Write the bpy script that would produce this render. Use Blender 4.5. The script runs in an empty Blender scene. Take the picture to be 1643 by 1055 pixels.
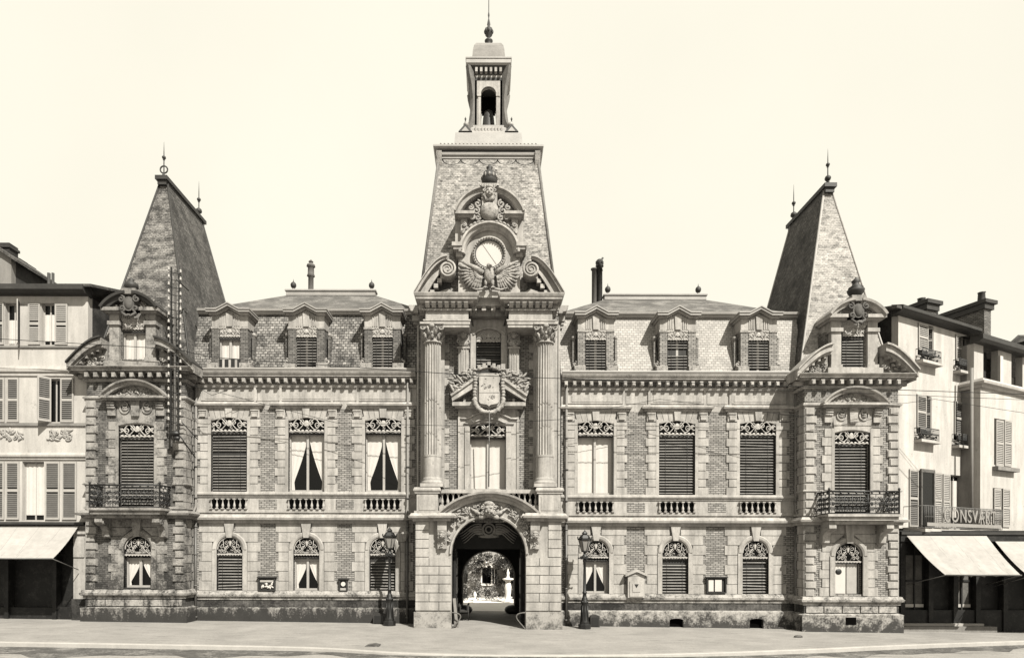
import bpy, bmesh, math, random
from math import sin, cos, pi, radians, sqrt, atan2, hypot
from mathutils import Vector, Matrix
random.seed(7)
SC = bpy.context.scene
COL = SC.collection
# ---------------------------------------------------------------- survey: photo measurements to metres
D, F, H, CX, YH, ROLL = 28.0, 1008.0, 3.22, 784.0, 885.0, 0.0022
def X(px, Y=0.0, py=700): return (px - CX - (YH - py) * ROLL) * (D + Y) / F
def Z(py, Y=0.0, px=784): return H + (YH - (py - (px - CX) * ROLL)) * (D + Y) / F
def gz(x): return -0.012 * max(-60, min(60, x))
# ---------------------------------------------------------------- materials
MATS = {}
def tone(v):
    v = .555 * v ** 1.24
    return (min(1, v * 1.03), min(1, v * 0.975), min(1, v * 0.915), 1)
def M(name, v, var=.18, ns=1.2, rough=.88, bump=.25, brick=None, dirt_shade=None, spec=.25, streak=None, metal=0, fine=18):
    if name in MATS: return MATS[name]
    m = bpy.data.materials.new(name); m.use_nodes = True; nt = m.node_tree; N = nt.nodes; L = nt.links
    b = N['Principled BSDF']; b.inputs['Roughness'].default_value = rough
    b.inputs['Specular IOR Level'].default_value = spec; b.inputs['Metallic'].default_value = metal
    tc = N.new('ShaderNodeTexCoord'); geo = N.new('ShaderNodeNewGeometry')
    def noise(sc, det, src, scale=(1, 1, 1)):
        mp = N.new('ShaderNodeMapping'); mp.inputs['Scale'].default_value = scale; L.new(src, mp.inputs[0])
        n = N.new('ShaderNodeTexNoise'); n.inputs['Scale'].default_value = sc; n.inputs['Detail'].default_value = det
        n.inputs['Roughness'].default_value = .65
        L.new(mp.outputs[0], n.inputs['Vector']); return n.outputs['Fac']
    def math_(op, a, b_, cl=False):
        n = N.new('ShaderNodeMath'); n.operation = op; n.use_clamp = cl
        for i, q in enumerate((a, b_)):
            if hasattr(q, 'links') or hasattr(q, 'node'): L.new(q, n.inputs[i])
            else: n.inputs[i].default_value = q
        return n.outputs[0]
    def rng(x, a, b_, c, d):
        n = N.new('ShaderNodeMapRange'); L.new(x, n.inputs[0])
        for i, q in enumerate((a, b_, c, d)): n.inputs[i + 1].default_value = q
        return n.outputs[0]
    P = geo.outputs['Position']
    big = rng(noise(ns, 6, P), .3, .7, 1 - var, 1 + var)
    sm = rng(noise(fine, 4, P), .25, .75, 1 - var * .9, 1 + var * .9)
    k = math_('MULTIPLY', big, sm)
    height = sm
    colsock = None
    if brick:
        w, h, mo, mv, cv = brick[:5]
        mp = N.new('ShaderNodeMapping'); L.new(tc.outputs['UV'], mp.inputs[0])
        bt = N.new('ShaderNodeTexBrick'); L.new(mp.outputs[0], bt.inputs['Vector'])
        bt.inputs['Scale'].default_value = 1; bt.inputs['Brick Width'].default_value = w
        bt.inputs['Row Height'].default_value = h; bt.inputs['Mortar Size'].default_value = mo
        bt.inputs['Mortar Smooth'].default_value = .25; bt.inputs['Bias'].default_value = 0
        bt.inputs['Color1'].default_value = tone(v * (1 - cv)); bt.inputs['Color2'].default_value = tone(v * (1 + cv))
        bt.inputs['Mortar'].default_value = tone(mv); colsock = bt.outputs['Color']
        height = math_('SUBTRACT', math_('MULTIPLY', sm, .4), bt.outputs['Fac'])
    if streak:   # vertical weathering runs
        st = rng(noise(1.0, 5, P, (streak[0], streak[0], .35)), .35, .65, 1 - streak[1], 1 + streak[1] * .5)
        k = math_('MULTIPLY', k, st)
    mix = N.new('ShaderNodeVectorMath'); mix.operation = 'SCALE'
    if colsock: L.new(colsock, mix.inputs[0])
    else: mix.inputs[0].default_value = tone(v)[:3]
    L.new(k, mix.inputs['Scale']); out = mix.outputs[0]
    if dirt_shade:     # patchy lichen / damp stains, and the left pavilion's painted shade: (scale, threshold, value, z_low, z_high, bias)
        sc, th, dv = dirt_shade[:3]
        n = noise(sc, 9, P, dirt_shade[6] if len(dirt_shade) > 6 else (1, 1, 1))
        if len(dirt_shade) > 5:
            sp = N.new('ShaderNodeSeparateXYZ'); L.new(P, sp.inputs[0])
            n = math_('ADD', n, rng(sp.outputs[2], dirt_shade[3], dirt_shade[4], dirt_shade[5], 0))
        n = math_('ADD', n, math_('MULTIPLY', math_('SUBTRACT', noise(14, 5, P), .5), .55))
        fac = rng(n, th - .13, th + .13, 0, .92)
        mx = N.new('ShaderNodeMix'); mx.data_type = 'RGBA'; L.new(fac, mx.inputs[0]); L.new(out, mx.inputs[6])
        sc2 = N.new('ShaderNodeVectorMath'); sc2.operation = 'SCALE'; sc2.inputs[0].default_value = tone(dv)[:3]
        L.new(sm, sc2.inputs['Scale']); L.new(sc2.outputs[0], mx.inputs[7]); out = mx.outputs[2]
    L.new(out, b.inputs['Base Color'])
    if bump:
        bp = N.new('ShaderNodeBump'); bp.inputs['Strength'].default_value = bump; bp.inputs['Distance'].default_value = .02
        L.new(height, bp.inputs['Height']); L.new(bp.outputs[0], b.inputs['Normal'])
    MATS[name] = m; return m
stone = M('limestone', .475, .17, 1.3, streak=(3.4, .30), fine=11, bump=.4, dirt_shade=(3.2, .74, .16))
stone_d = M('weathered limestone', .36, .2, 1.1, streak=(3.5, .3), dirt_shade=(2.2, .60, .09))
stone_c = M('carved limestone', .42, .3, 5, bump=.7, fine=26, dirt_shade=(7, .63, .10))
plinth = M('stained plinth stone', .46, .2, 2, dirt_shade=(2.0, .57, .035, -.05, .60, .24, (1.5, 1.5, 1.6)), bump=.4)
plinth_l = M('heavily stained plinth stone', .42, .2, 2, dirt_shade=(1.7, .53, .022, .10, .95, .36, (2.2, 2.2, .7)), bump=.4)
soot_shade = M('sooty limestone with painted shade', .40, .2, 1.1, streak=(3.0, .2), dirt_shade=(1.9, .58, .06, 1.6, 3.6, .17))  # sooty patches, plus shade painted into the colour low on the wall
brick_s = M('sooty brick with painted shade', .24, .2, .8, brick=(.23, .085, .014, .12, .25), bump=.45, dirt_shade=(1.9, .56, .04, 1.6, 3.6, .17))  # same mix on brick: sooty patches and shade painted low down
recess = M('dark recessed plinth course', .18, .3, 2, dirt_shade=(.6, .47, .02, -9, 9, 0, (1, 1, 1)), streak=(9, .4))  # recessed courses and joints in a darker tone, with darker patches
brick = M('pale brick', .36, .12, .8, brick=(.23, .085, .014, .12, .25), bump=.45, fine=9)
brick_d = M('dark brick', .22, .2, 1.2, brick=(.23, .085, .014, .09, .3), bump=.45)
tile = M('pale mansard tiles', .48, .2, 1.0, brick=(.2, .12, .012, .30, .12), bump=.6)
tile_l = M('mossy mansard tiles', .36, .25, 1.4, brick=(.2, .13, .016, .12, .3), bump=.8, dirt_shade=(1.9, .55, .03))
slate = M('weathered slate', .17, .35, .8, fine=8, brick=(.18, .10, .012, .10, .35), bump=.7, dirt_shade=(1.1, .58, .05))
slate_f = M('blotched pale slate', .34, .3, .8, brick=(.15, .085, .007, .24, .2), bump=.9, dirt_shade=(1.7, .50, .05, 0, 99, 0, (.9, .9, 1.8)))
flat_r = M('grey roof sheeting', .15, .4, .7, brick=(.5, .3, .01, .16, .15), bump=.3, dirt_shade=(1.1, .60, .34))
slate_l = M('pale patchy slate', .50, .25, .8, brick=(.15, .085, .005, .38, .14), bump=.8, fine=9, dirt_shade=(2.4, .60, .12, 0, 99, 0, (.7, .7, 2.2)))  # front and rear slopes, paler than the sides, with darker patches
slate_s = M('tower slate', .45, .3, 1.0, brick=(.15, .085, .005, .34, .16), bump=.8, fine=8, dirt_shade=(3.4, .58, .09, 0, 99, 0, (1.3, 1.3, 2.4)))
zinc = M('roof zinc', .40, .15, 1.5, rough=.6, spec=.4)
lead = M('dark lead', .075, .25, 3, rough=.6)
iron = M('black iron', .022, .2, 6, rough=.5, spec=.4)
irong = M('grey painted iron', .16, .2, 6, rough=.5, spec=.4)
glassd = M('dark window glass', .010, .1, 3, rough=.25, spec=.22, bump=0)
void = M('unlit interior', .008, .1, 2, bump=0, spec=.02)
curt = M('white curtain', .64, .05, 3, bump=.1)
paintw = M('cream joinery', .46, .08, 4, rough=.6)
slat = M('blind slats', .27, .22, 3, rough=.7)
slatd = M('dark rolled blind and gap shade', .06, .25, 3, rough=.7)
valm = M('painted iron valance', .50, .08, 6, rough=.6)
rend = M('pale render', .56, .1, .7, streak=(2.4, .18), bump=.15, dirt_shade=(2.2, .76, .2))
rend_g = M('grey render', .30, .15, .8, streak=(2.5, .2), bump=.12)
rend_d = M('dark patchy side wall', .09, .4, 1.5, dirt_shade=(1.6, .5, .03), bump=.3)  # side walls darker than the fronts, with still darker patches
shutm = M('grey shutter louvres', .20, .12, 3)
shutp = M('pale shutter louvres', .42, .1, 3)
awn = M('cream awning canvas', .44, .12, 1.0, bump=.12, fine=5, brick=(.95, 60, .012, .34, .03))
shopd = M('dark shopfront joinery', .025, .4, 2, dirt_shade=(3, .62, .08), rough=.6)
shopp = M('faded shop blind', .17, .3, 2)
pave = M('pavement surface', .36, .16, .5, brick=(.55, .22, .006, .36, .05), bump=.4, fine=13, dirt_shade=(1.5, .70, .12, 0, 99, 0, (.5, 2.5, 1)))
roadm = M('road surface', .38, .18, .5, bump=.5, fine=12, dirt_shade=(1.2, .64, .12, 0, 99, 0, (.35, 2.4, 1)))
kerbm = M('granite kerb', .46, .1, 2, bump=.2)
gutm = M('damp gutter stones', .13, .35, 2, bump=.5, dirt_shade=(1.2, .62, .4))
gravel = M('courtyard gravel', .85, .12, 1, fine=14)
leafd = M('dark leaves', .055, .35, 1.2, bump=0)
leafm = M('mid leaves', .13, .35, 1.2, bump=0)
leafl = M('pale leaves', .45, .25, 1.5, bump=0)
lantm = M('lantern lead', .22, .25, 3, bump=.3)
bark = M('tree bark', .09, .3, 4)
white_st = M('white garden stone', 1.0, .08, 4)
dialm = M('white enamel dial', .66, .04, 2, rough=.5, bump=0)
dialr = M('white dial enamel', .60, .02, 2, rough=.5, bump=0)
# ---------------------------------------------------------------- mesh builder
class MB:
    def __init__(s): s.v = []; s.f = []; s.m = []; s.s = []; s.T = None
    def add(s, vs, fs, m, smooth=False):
        o = len(s.v)
        if s.T is not None: vs = [tuple(s.T @ Vector(v)) for v in vs]
        s.v += [tuple(v) for v in vs]
        for f in fs: s.f.append([i + o for i in f]); s.m.append(m); s.s.append(smooth)
    def box(s, x0, x1, y0, y1, z0, z1, m):
        if x0 > x1: x0, x1 = x1, x0
        if y0 > y1: y0, y1 = y1, y0
        if z0 > z1: z0, z1 = z1, z0
        s.add([(x0, y0, z0), (x1, y0, z0), (x1, y1, z0), (x0, y1, z0), (x0, y0, z1), (x1, y0, z1), (x1, y1, z1), (x0, y1, z1)],
              [(0, 3, 2, 1), (4, 5, 6, 7), (0, 1, 5, 4), (1, 2, 6, 5), (2, 3, 7, 6), (3, 0, 4, 7)], m)
    def prism(s, poly, y0, y1, m, smooth=False):      # polygon in XZ, extruded along Y
        n = len(poly)
        a = sum(poly[i][0] * poly[(i + 1) % n][1] - poly[(i + 1) % n][0] * poly[i][1] for i in range(n))
        if a < 0: poly = poly[::-1]
        vs = [(x, y0, z) for x, z in poly] + [(x, y1, z) for x, z in poly]
        s.add(vs, [list(range(n)), list(range(2 * n - 1, n - 1, -1))], m)
        s.add(vs, [(i, i + n, (i + 1) % n + n, (i + 1) % n) for i in range(n)], m, smooth)
    def slopebox(s, x0, x1, prof, m):                  # polygon in YZ, extruded along X
        n = len(prof)
        a = sum(prof[i][0] * prof[(i + 1) % n][1] - prof[(i + 1) % n][0] * prof[i][1] for i in range(n))
        if a < 0: prof = prof[::-1]
        vs = [(x1, y, z) for y, z in prof] + [(x0, y, z) for y, z in prof]
        s.add(vs, [list(range(n)), list(range(2 * n - 1, n - 1, -1))] + [(i, i + n, (i + 1) % n + n, (i + 1) % n) for i in range(n)], m)
    def sweep(s, prof, path, m, caps=True):            # prof (out,z), path XY left to right seen from the street; out = to the viewer's side
        P = [Vector((a, b)) for a, b in path]; n = len(P); k = len(prof); vs = []
        for i in range(n):
            d1 = (P[i] - P[i - 1]).normalized() if i > 0 else (P[1] - P[0]).normalized()
            d2 = (P[i + 1] - P[i]).normalized() if i < n - 1 else d1
            n1 = Vector((d1.y, -d1.x)); n2 = Vector((d2.y, -d2.x)); bis = n1 + n2
            if bis.length < 1e-4: bis = n1
            bis.normalize(); sc = 1 / max(.3, bis.dot(n1))
            for o, z in prof: q = P[i] + bis * o * sc; vs.append((q.x, q.y, z))
        fs = []
        for i in range(n - 1):
            for j in range(k):
                a = i * k + j; b = i * k + (j + 1) % k
                fs.append((a, b, b + k, a + k))
        if caps: fs += [list(range(k))[::-1], [(n - 1) * k + j for j in range(k)]]
        s.add(vs, fs, m)
    def ring(s, cx, cz, prof, a0, a1, m, n=24, ez=1.0, smooth=False):   # prof (radius,y) swept round an arc in XZ, degrees
        k = len(prof); vs = []; full = abs(a1 - a0) >= 359.9
        for i in range(n + 1):
            a = radians(a0 + (a1 - a0) * i / n)
            for r, y in prof: vs.append((cx + r * cos(a), y, cz + r * sin(a) * ez))
        fs = [(i * k + j, i * k + (j + 1) % k, (i + 1) * k + (j + 1) % k, (i + 1) * k + j) for i in range(n) for j in range(k)]
        if not full: fs += [list(range(k)), [n * k + j for j in range(k)][::-1]]
        s.add(vs, fs, m, smooth)
    def lathe(s, cx, cy, prof, m, n=14, smooth=True, sq=False):        # prof (r,z)
        vs = []; k = len(prof)
        if sq: n = 4
        for r, z in prof:
            for i in range(n):
                a = 2 * pi * (i + (.5 if sq else 0)) / n; q = r * (sqrt(2) if sq else 1)
                vs.append((cx + q * cos(a), cy + q * sin(a), z))
        fs = [(j * n + i, j * n + (i + 1) % n, (j + 1) * n + (i + 1) % n, (j + 1) * n + i) for j in range(k - 1) for i in range(n)]
        s.add(vs, fs, m, smooth and not sq)
        s.add(vs, [list(range(n))[::-1], [(k - 1) * n + i for i in range(n)]], m)
    def tube(s, pts, r, m, n=6, smooth=True):
        pts = [Vector(p) for p in pts]; vs = []; K = len(pts); up = None
        for i, p in enumerate(pts):
            t = (pts[min(i + 1, K - 1)] - pts[max(i - 1, 0)]).normalized()
            ref = Vector((0, 1, 0)) if abs(t.y) < .9 else Vector((1, 0, 0))
            a = t.cross(ref).normalized(); b = t.cross(a)
            rr = r[i] if isinstance(r, (list, tuple)) else r
            for j in range(n): q = p + (a * cos(2 * pi * j / n) + b * sin(2 * pi * j / n)) * rr; vs.append(q)
        fs = [(i * n + j, i * n + (j + 1) % n, (i + 1) * n + (j + 1) % n, (i + 1) * n + j) for i in range(K - 1) for j in range(n)]
        s.add(vs, fs + [list(range(n))[::-1], [(K - 1) * n + j for j in range(n)]], m, smooth)
    def ball(s, c, r, m, n=8, k=5, rot=0):             # ellipsoid; r=(rx,ry,rz); rot about Y, degrees
        if not isinstance(r, (list, tuple)): r = (r, r, r)
        ca, sa = cos(radians(rot)), sin(radians(rot)); vs = []
        def P(x, y, z): return (c[0] + x * ca + z * sa, c[1] + y, c[2] - x * sa + z * ca)
        vs.append(P(0, 0, -r[2]))
        for j in range(1, k):
            b = -pi / 2 + pi * j / k
            for i in range(n): a = 2 * pi * i / n; vs.append(P(r[0] * cos(b) * cos(a), r[1] * cos(b) * sin(a), r[2] * sin(b)))
        vs.append(P(0, 0, r[2])); T = len(vs) - 1; fs = []
        for i in range(n):
            fs.append((0, 1 + (i + 1) % n, 1 + i)); fs.append((T, T - n + i, T - n + (i + 1) % n))
        for j in range(k - 2):
            for i in range(n): a = 1 + j * n + i; b = 1 + j * n + (i + 1) % n; fs.append((a, b, b + n, a + n))
        s.add(vs, fs, m, True)
    def curl(s, cx, cz, r, turns, a0, y, th, m, d=1, n=5):   # flat spiral scroll in XZ
        K = int(turns * 14) + 2; pts = []
        for i in range(K):
            t = i / (K - 1); a = radians(a0) + d * t * turns * 2 * pi; q = r * (1 - .85 * t)
            pts.append((cx + q * cos(a), y, cz + q * sin(a)))
        s.tube(pts, th, m, n)
    def build(s, name, parent=None, loc=None):
        me = bpy.data.meshes.new(name); me.from_pydata(s.v, [], s.f)
        mats = []
        for m in s.m:
            if m not in mats: mats.append(m)
        for m in mats: me.materials.append(m)
        idx = {m: i for i, m in enumerate(mats)}
        uv = me.uv_layers.new(name='UVMap').data
        for p, m, sm in zip(me.polygons, s.m, s.s):
            p.material_index = idx[m]; p.use_smooth = sm
            n = p.normal; u = Vector((-n.y, n.x, 0))
            if u.length < .05: u = Vector((1, 0, 0))
            u.normalize(); w = n.cross(u)
            if w.z < 0 or (abs(w.z) < .05 and w.y < 0): w = -w
            if u.x < 0 or (abs(u.x) < .05 and u.y < 0): u = -u
            for li in p.loop_indices:
                c = me.vertices[me.loops[li].vertex_index].co; uv[li].uv = (c.dot(u), c.dot(w))
        me.update()
        o = bpy.data.objects.new(name, me); COL.objects.link(o)
        if parent: o.parent = parent
        if loc: o.location = loc
        return o
def thing(name, label, cat, loc=(0, 0, 0), rz=0, group=None):
    o = bpy.data.objects.new(name, None); COL.objects.link(o); o.location = loc; o.rotation_euler = (0, 0, rz)
    o.empty_display_size = .3; o['label'] = label; o['category'] = cat
    if group: o['group'] = group
    return o
def tag(o, label, cat, group=None):
    o['label'] = label; o['category'] = cat
    if group: o['group'] = group
    return o
def struct(o): o['kind'] = 'structure'; return o
# ---------------------------------------------------------------- facade pieces
def arc(xa, xb, z, rise, n=14):
    w = (xb - xa) / 2; cx = (xa + xb) / 2
    if rise < .005: return [(xa, z), (xb, z)]
    R = (w * w + rise * rise) / (2 * rise); cz = z + rise - R; a = math.asin(min(1, w / R))
    if rise > w: a = pi - a
    return [(cx + R * sin(-a + 2 * a * i / n), cz + R * cos(-a + 2 * a * i / n)) for i in range(n + 1)]
def wall(mb, x0, x1, z0, z1, yf, yb, ops, m):     # ops: (xa,xb,za,zb,rise)
    x = x0
    for xa, xb, za, zb, rise in sorted(ops):
        mb.box(x, xa, yf, yb, z0, z1, m)
        if za > z0 + .01: mb.box(xa, xb, yf, yb, z0, za, m)
        pts = arc(xa, xb, zb, rise)
        mb.prism(pts + [(xb, z1), (xa, z1)], yf, yb, m)
        x = xb
    mb.box(x, x1, yf, yb, z0, z1, m)
def quoins(mb, x, d, z0, z1, h, w1, w2, yf, m, gap=.030, proud=.05, start=0, bev=False):
    n = max(1, round((z1 - z0) / h)); h = (z1 - z0) / n
    for i in range(n):
        w = w1 if (i + start) % 2 else w2
        xa, xb = sorted((x, x + d * w))
        mb.box(xa, xb, yf - proud, yf + .01, z0 + i * h + gap / 2, z0 + (i + 1) * h - gap / 2, m)
        if bev: mb.box(xa + .03, xb - .03, yf - proud - .035, yf - proud, z0 + i * h + gap / 2 + .035, z0 + (i + 1) * h - gap / 2 - .035, m)
def blind(parent, x0, x1, z0, z1, y, step=.125, m=None, sag=0):
    mb = MB(); m = m or slat; n = int((z1 - z0) / step); rr = random.Random(int(x0 * 97 + z0 * 31))
    for i in range(n):
        if rr.random() < .05: continue
        z = z0 + (i + .5) * (z1 - z0) / n; t = (rr.random() - .5) * (.05 if rr.random() < .12 else .014); w = .036 + rr.random() * .006
        zz = [z + t, z - t]
        a, b = .016, .5 * w
        vs = []
        for (xx, q) in ((x0, zz[0]), (x1, zz[1])):
            vs += [(xx, y - a, q - b), (xx, y - a + .012, q - b), (xx, y + a + .012, q + b), (xx, y + a, q + b)]
        mb.add(vs, [(0, 1, 2, 3), (7, 6, 5, 4), (0, 4, 5, 1), (1, 5, 6, 2), (2, 6, 7, 3), (3, 7, 4, 0)], m)
    for xx in (x0 + .18 * (x1 - x0), x1 - .18 * (x1 - x0)): mb.tube([(xx, y - .03, z0), (xx, y - .03, z1)], .006, slatd, 4)
    mb.box(x0 - .02, x1 + .02, y + .05, y + .06, z0, z1 + .05, slatd)  # added dark sheet: the shade between slats is in its colour
    return mb.build('blind', parent)
def valance(parent, xa, xb, zb, rise, h, y, m=None):   # pierced painted lambrequin under the head of the opening
    mb = MB(); m = m or valm; w = xb - xa; cx = (xa + xb) / 2; top = arc(xa, xb, zb, rise, 12)
    t = .023 if w > 1.2 else .017
    if w < 1.1: mb.prism(top + [(xb, zb - h * .92), (xa, zb - h * .92)], y + .012, y + .02, M('pale pierced plate', .42, .1, 6))
    mb.tube([(x, y, z - t) for x, z in top], t * 1.3, m, 5)
    pts = []
    for i in range(41):
        u = i / 40; pts.append((xa + w * u, y, zb - h + .035 * abs(sin(u * pi * 7)) ))
    mb.tube(pts, t * 1.1, m, 5)
    for sgn in (-1, 1):
        q = w / 2
        mb.tube([(cx + sgn * q * u, y, zb - h * (.28 + .32 * cos(u * pi * 2.1)) + rise * (1 - u * u) * .35) for u in [i / 12 for i in range(13)]], t * 1.15, m, 5)
        mb.tube([(cx + sgn * q * u, y, zb - h * (.55 - .30 * cos(u * pi * 2.1)) + rise * (1 - u * u) * .3) for u in [i / 12 for i in range(13)]], t, m, 5)
        mb.curl(cx + sgn * q * .28, zb - h * .30 + rise * .45, h * .24, 1.2, 90, y, t, m, sgn)
        mb.curl(cx + sgn * q * .62, zb - h * .45 + rise * .2, h * .25, 1.2, -90, y, t, m, -sgn)
        mb.curl(cx + sgn * q * .86, zb - h * .35 + rise * .1, h * .18, 1.1, 0, y, t, m, sgn)
    mb.ball((cx, y, zb - h * .35 + rise * .35), (h * .2, .02, h * .3), m)
    for i in range(9): u = xa + w * (i + .5) / 9; mb.ball((u, y, zb - h * .88), (w * .045, .02, h * .09), m, 6, 4)
    if w < 1.1:
        for i in range(6): u = xa + w * (i + .5) / 6; mb.ball((u, y - .01, zb - h * .5), (w * .02, .012, h * .1), slatd, 6, 4, i * 40)
    return mb.build('valance', parent)
def fanlight(parent, cx, zb, r, y, h, m=None):          # semicircular pierced ironwork + strip below
    mb = MB(); m = m or valm; t = .014
    mb.ring(cx, zb, [(r, y - t), (r, y + t), (r - .035, y + t), (r - .035, y - t)], 0, 180, m, 16)
    mb.box(cx - r, cx + r, y - t, y + t, zb - h - .02, zb - h + .03, m)
    for i in range(9): mb.ball((cx - r + (i + .5) * r / 4.5, y, zb - h - .03), .03, m, 6, 4)
    for sgn in (-1, 1):
        for (a, b, c, d0, dd) in ((.3, .55, .2, 90, 1), (.62, .3, .19, 0, -1), (.28, .12, .18, 180, -1), (.72, -.1, .15, 90, 1), (.45, -.2, .14, 0, 1)):
            mb.curl(cx + sgn * r * a, zb + r * b, r * c, 1.3, d0 if sgn > 0 else 180 - d0, y, t, m, dd * sgn)
        mb.tube([(cx + sgn * r * .1, y, zb - h), (cx + sgn * r * .5, y, zb + r * .2), (cx + sgn * r * .55, y, zb + r * .75)], t, m, 5)
        mb.tube([(cx + sgn * r * .9, y, zb - h), (cx + sgn * r * .5, y, zb - h * .2), (cx + sgn * r * .15, y, zb + r * .35)], t, m, 5)
    mb.ball((cx, y, zb + r * .5), (r * .1, .02, r * .28), m)
    return mb.build('fanlight_grille', parent)
def curtains(parent, x0, x1, z0, z1, y, tie=.16, full=False):
    mb = MB(); cx = (x0 + x1) / 2; K = 14; J = 12
    for sgn in (-1, 1):
        vs = []; side = x0 if sgn < 0 else x1; W = abs(cx - side)
        for i in range(K + 1):
            t = i / K; z = z1 - (z1 - z0) * t
            if full: w = W * .97
            else:
                tt = min(1, t / (1 - tie)); w = W * (.96 - .80 * tt ** 1.35) if t < 1 - tie else W * (.16 + .05 * (t - 1 + tie) / tie)
            for j in range(J + 1):
                u = j / J; vs.append((side - sgn * w * u, y + .007 * sin(u * 15 + i * .1), z))
        fs = [(i * (J + 1) + j, i * (J + 1) + j + 1, (i + 1) * (J + 1) + j + 1, (i + 1) * (J + 1) + j) for i in range(K) for j in range(J)]
        mb.add(vs, fs, curt, True)
    return mb.build('curtain', parent)
def window(parent, xa, xb, za, zb, rise, y, state, val='val', vh=.36, fm=None, step=.125, vd=.22, bd=.12):
    """frame + glass set at depth y; state: blind / curtains / drawn / half"""
    fm = fm or paintw; w = xb - xa; cx = (xa + xb) / 2; mb = MB(); t = .055
    pts = arc(xa, xb, zb, rise)
    top = zb - vh * .2
    mb.box(xa, xa + t, y, y + .07, za, zb, fm); mb.box(xb - t, xb, y, y + .07, za, zb, fm)
    mb.box(cx - .05, cx + .05, y - .015, y + .06, za, zb, fm)
    mb.box(xa + t, xb - t, y, y + .07, za, za + .09, fm)
    tz = za + (zb - za) * (.80 if w > 1.2 else .72)
    if state in ('curtains', 'drawn', 'half'): mb.box(xa + t, xb - t, y - .01, y + .06, tz, tz + .09, fm); mb.box(xa + t, xb - t, y + .0, y + .05, tz + .12, tz + .15, fm)
    o = mb.build('window', parent)
    g = MB(); g.prism([(xa, za)] + [(xb, za)] + pts[::-1], y + .09, y + .10, glassd); g.prism([(xa, za)] + [(xb, za)] + pts[::-1], y + .34, y + .36, void); g.build('pane', o)
    if val == 'val': valance(o, xa + .02, xb - .02, zb, rise, vh, y - vd)
    elif val == 'fan': fanlight(o, cx, zb, w / 2 - .02, y - .2, vh)
    bt = zb - vh if val == 'val' else zb - vh * .5
    if state == 'blind': blind(o, xa + .04, xb - .04, za + .02, bt, y - bd, step)
    elif state == 'half':
        curtains(o, xa + t, xb - t, za + .09, tz, y + .08, full=True)
    elif state == 'curtains': curtains(o, xa + t, xb - t, za + .09, tz, y + .08)
    if state in ('curtains', 'half', 'drawn'):
        if state == 'drawn': curtains(o, xa + t, xb - t, za + .09, tz, y + .08, full=True)
        r = MB(); zt = bt; hh = (bt - tz) * .62; n = 5
        for i in range(n):
            z = zt - (i + .5) * hh / n
            r.add([(xa + .03, y - bd - .03, z - .03), (xb - .03, y - bd - .03, z - .03 + (.02 if i % 2 else -.01)), (xb - .03, y - bd + .02, z + .04), (xa + .03, y - bd + .02, z + .04),
                   (xa + .03, y - bd, z - .03), (xb - .03, y - bd, z - .03), (xb - .03, y - bd + .05, z + .04), (xa + .03, y - bd + .05, z + .04)],
                  [(0, 1, 2, 3), (7, 6, 5, 4), (0, 4, 5, 1), (3, 2, 6, 7), (0, 3, 7, 4), (1, 5, 6, 2)], slatd if i > 1 else slat)
        r.build('rolled_blind', o)
    return o
def baluster(mb, x, y, z0, z1, r, m):
    h = z1 - z0
    mb.box(x - r, x + r, y - r, y + r, z0, z0 + h * .1, m); mb.box(x - r, x + r, y - r, y + r, z1 - h * .1, z1, m)
    mb.lathe(x, y, [(r * .55, z0 + h * .1), (r * .95, z0 + h * .3), (r * .9, z0 + h * .38), (r * .4, z0 + h * .62), (r * .35, z0 + h * .75), (r * .7, z0 + h * .82), (r * .55, z0 + h * .9)], m, 8)
def carve(mb, inside, x0, x1, z0, z1, y, m, n=60, s=.06, seed=1, proud=.05):
    """relief foliage: leaf lumps and small curls inside a region"""
    R = random.Random(seed); c = 0; tries = 0
    while c < n and tries < n * 30:
        tries += 1; x = R.uniform(x0, x1); z = R.uniform(z0, z1)
        if not inside(x, z): continue
        c += 1; k = s * R.uniform(.6, 1.3)
        if R.random() < .3: mb.curl(x, z, k * 1.1, 1.1, R.uniform(0, 360), y - proud * .6, k * .28, m, R.choice((-1, 1)), 4)
        else: mb.ball((x, y - proud * .3, z), (k * 1.3, proud, k * .5), m, 6, 4, R.uniform(0, 180))
def head(mb, x, y, z, h, m):     # small carved mask: skull, nose, brow, cheeks, hair
    mb.ball((x, y, z), (h * .36, h * .34, h * .5), m, 12, 8)
    mb.ball((x, y - h * .36, z - h * .06), (h * .06, h * .12, h * .15), m, 6, 5)
    for s in (-1, 1):
        mb.ball((x + s * h * .15, y - h * .29, z + h * .12), (h * .12, h * .08, h * .035), m, 6, 4, s * 12)
        mb.ball((x + s * h * .17, y - h * .25, z - h * .14), (h * .11, h * .1, h * .12), m, 6, 4)
        mb.curl(x + s * h * .42, z + h * .18, h * .17, 1.2, 90, y - h * .1, h * .07, m, s)
        mb.curl(x + s * h * .42, z - h * .2, h * .15, 1.2, 90, y - h * .1, h * .06, m, s)
    mb.ball((x, y - h * .3, z - h * .27), (h * .13, h * .07, h * .045), m, 6, 4)
    mb.ball((x, y, z + h * .4), (h * .38, h * .34, h * .2), m, 8, 5)
def finial(parent, x, y, z, h, balls, m=lead, name='finial'):
    mb = MB(); mb.lathe(x, y, [(.09, z), (.12, z + .06), (.05, z + .16), (.03, z + .3), (.022, z + h * .7), (.004, z + h)], m, 8)
    for (f, r) in balls: mb.ball((x, y, z + h * f), (r, r, r * .95), m, 10, 6); mb.lathe(x, y, [(.03, z + h * f - r * 1.5), (r * .6, z + h * f - r * 1.2), (.03, z + h * f - r * .9)], m, 8)
    return mb.build(name, parent)
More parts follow.
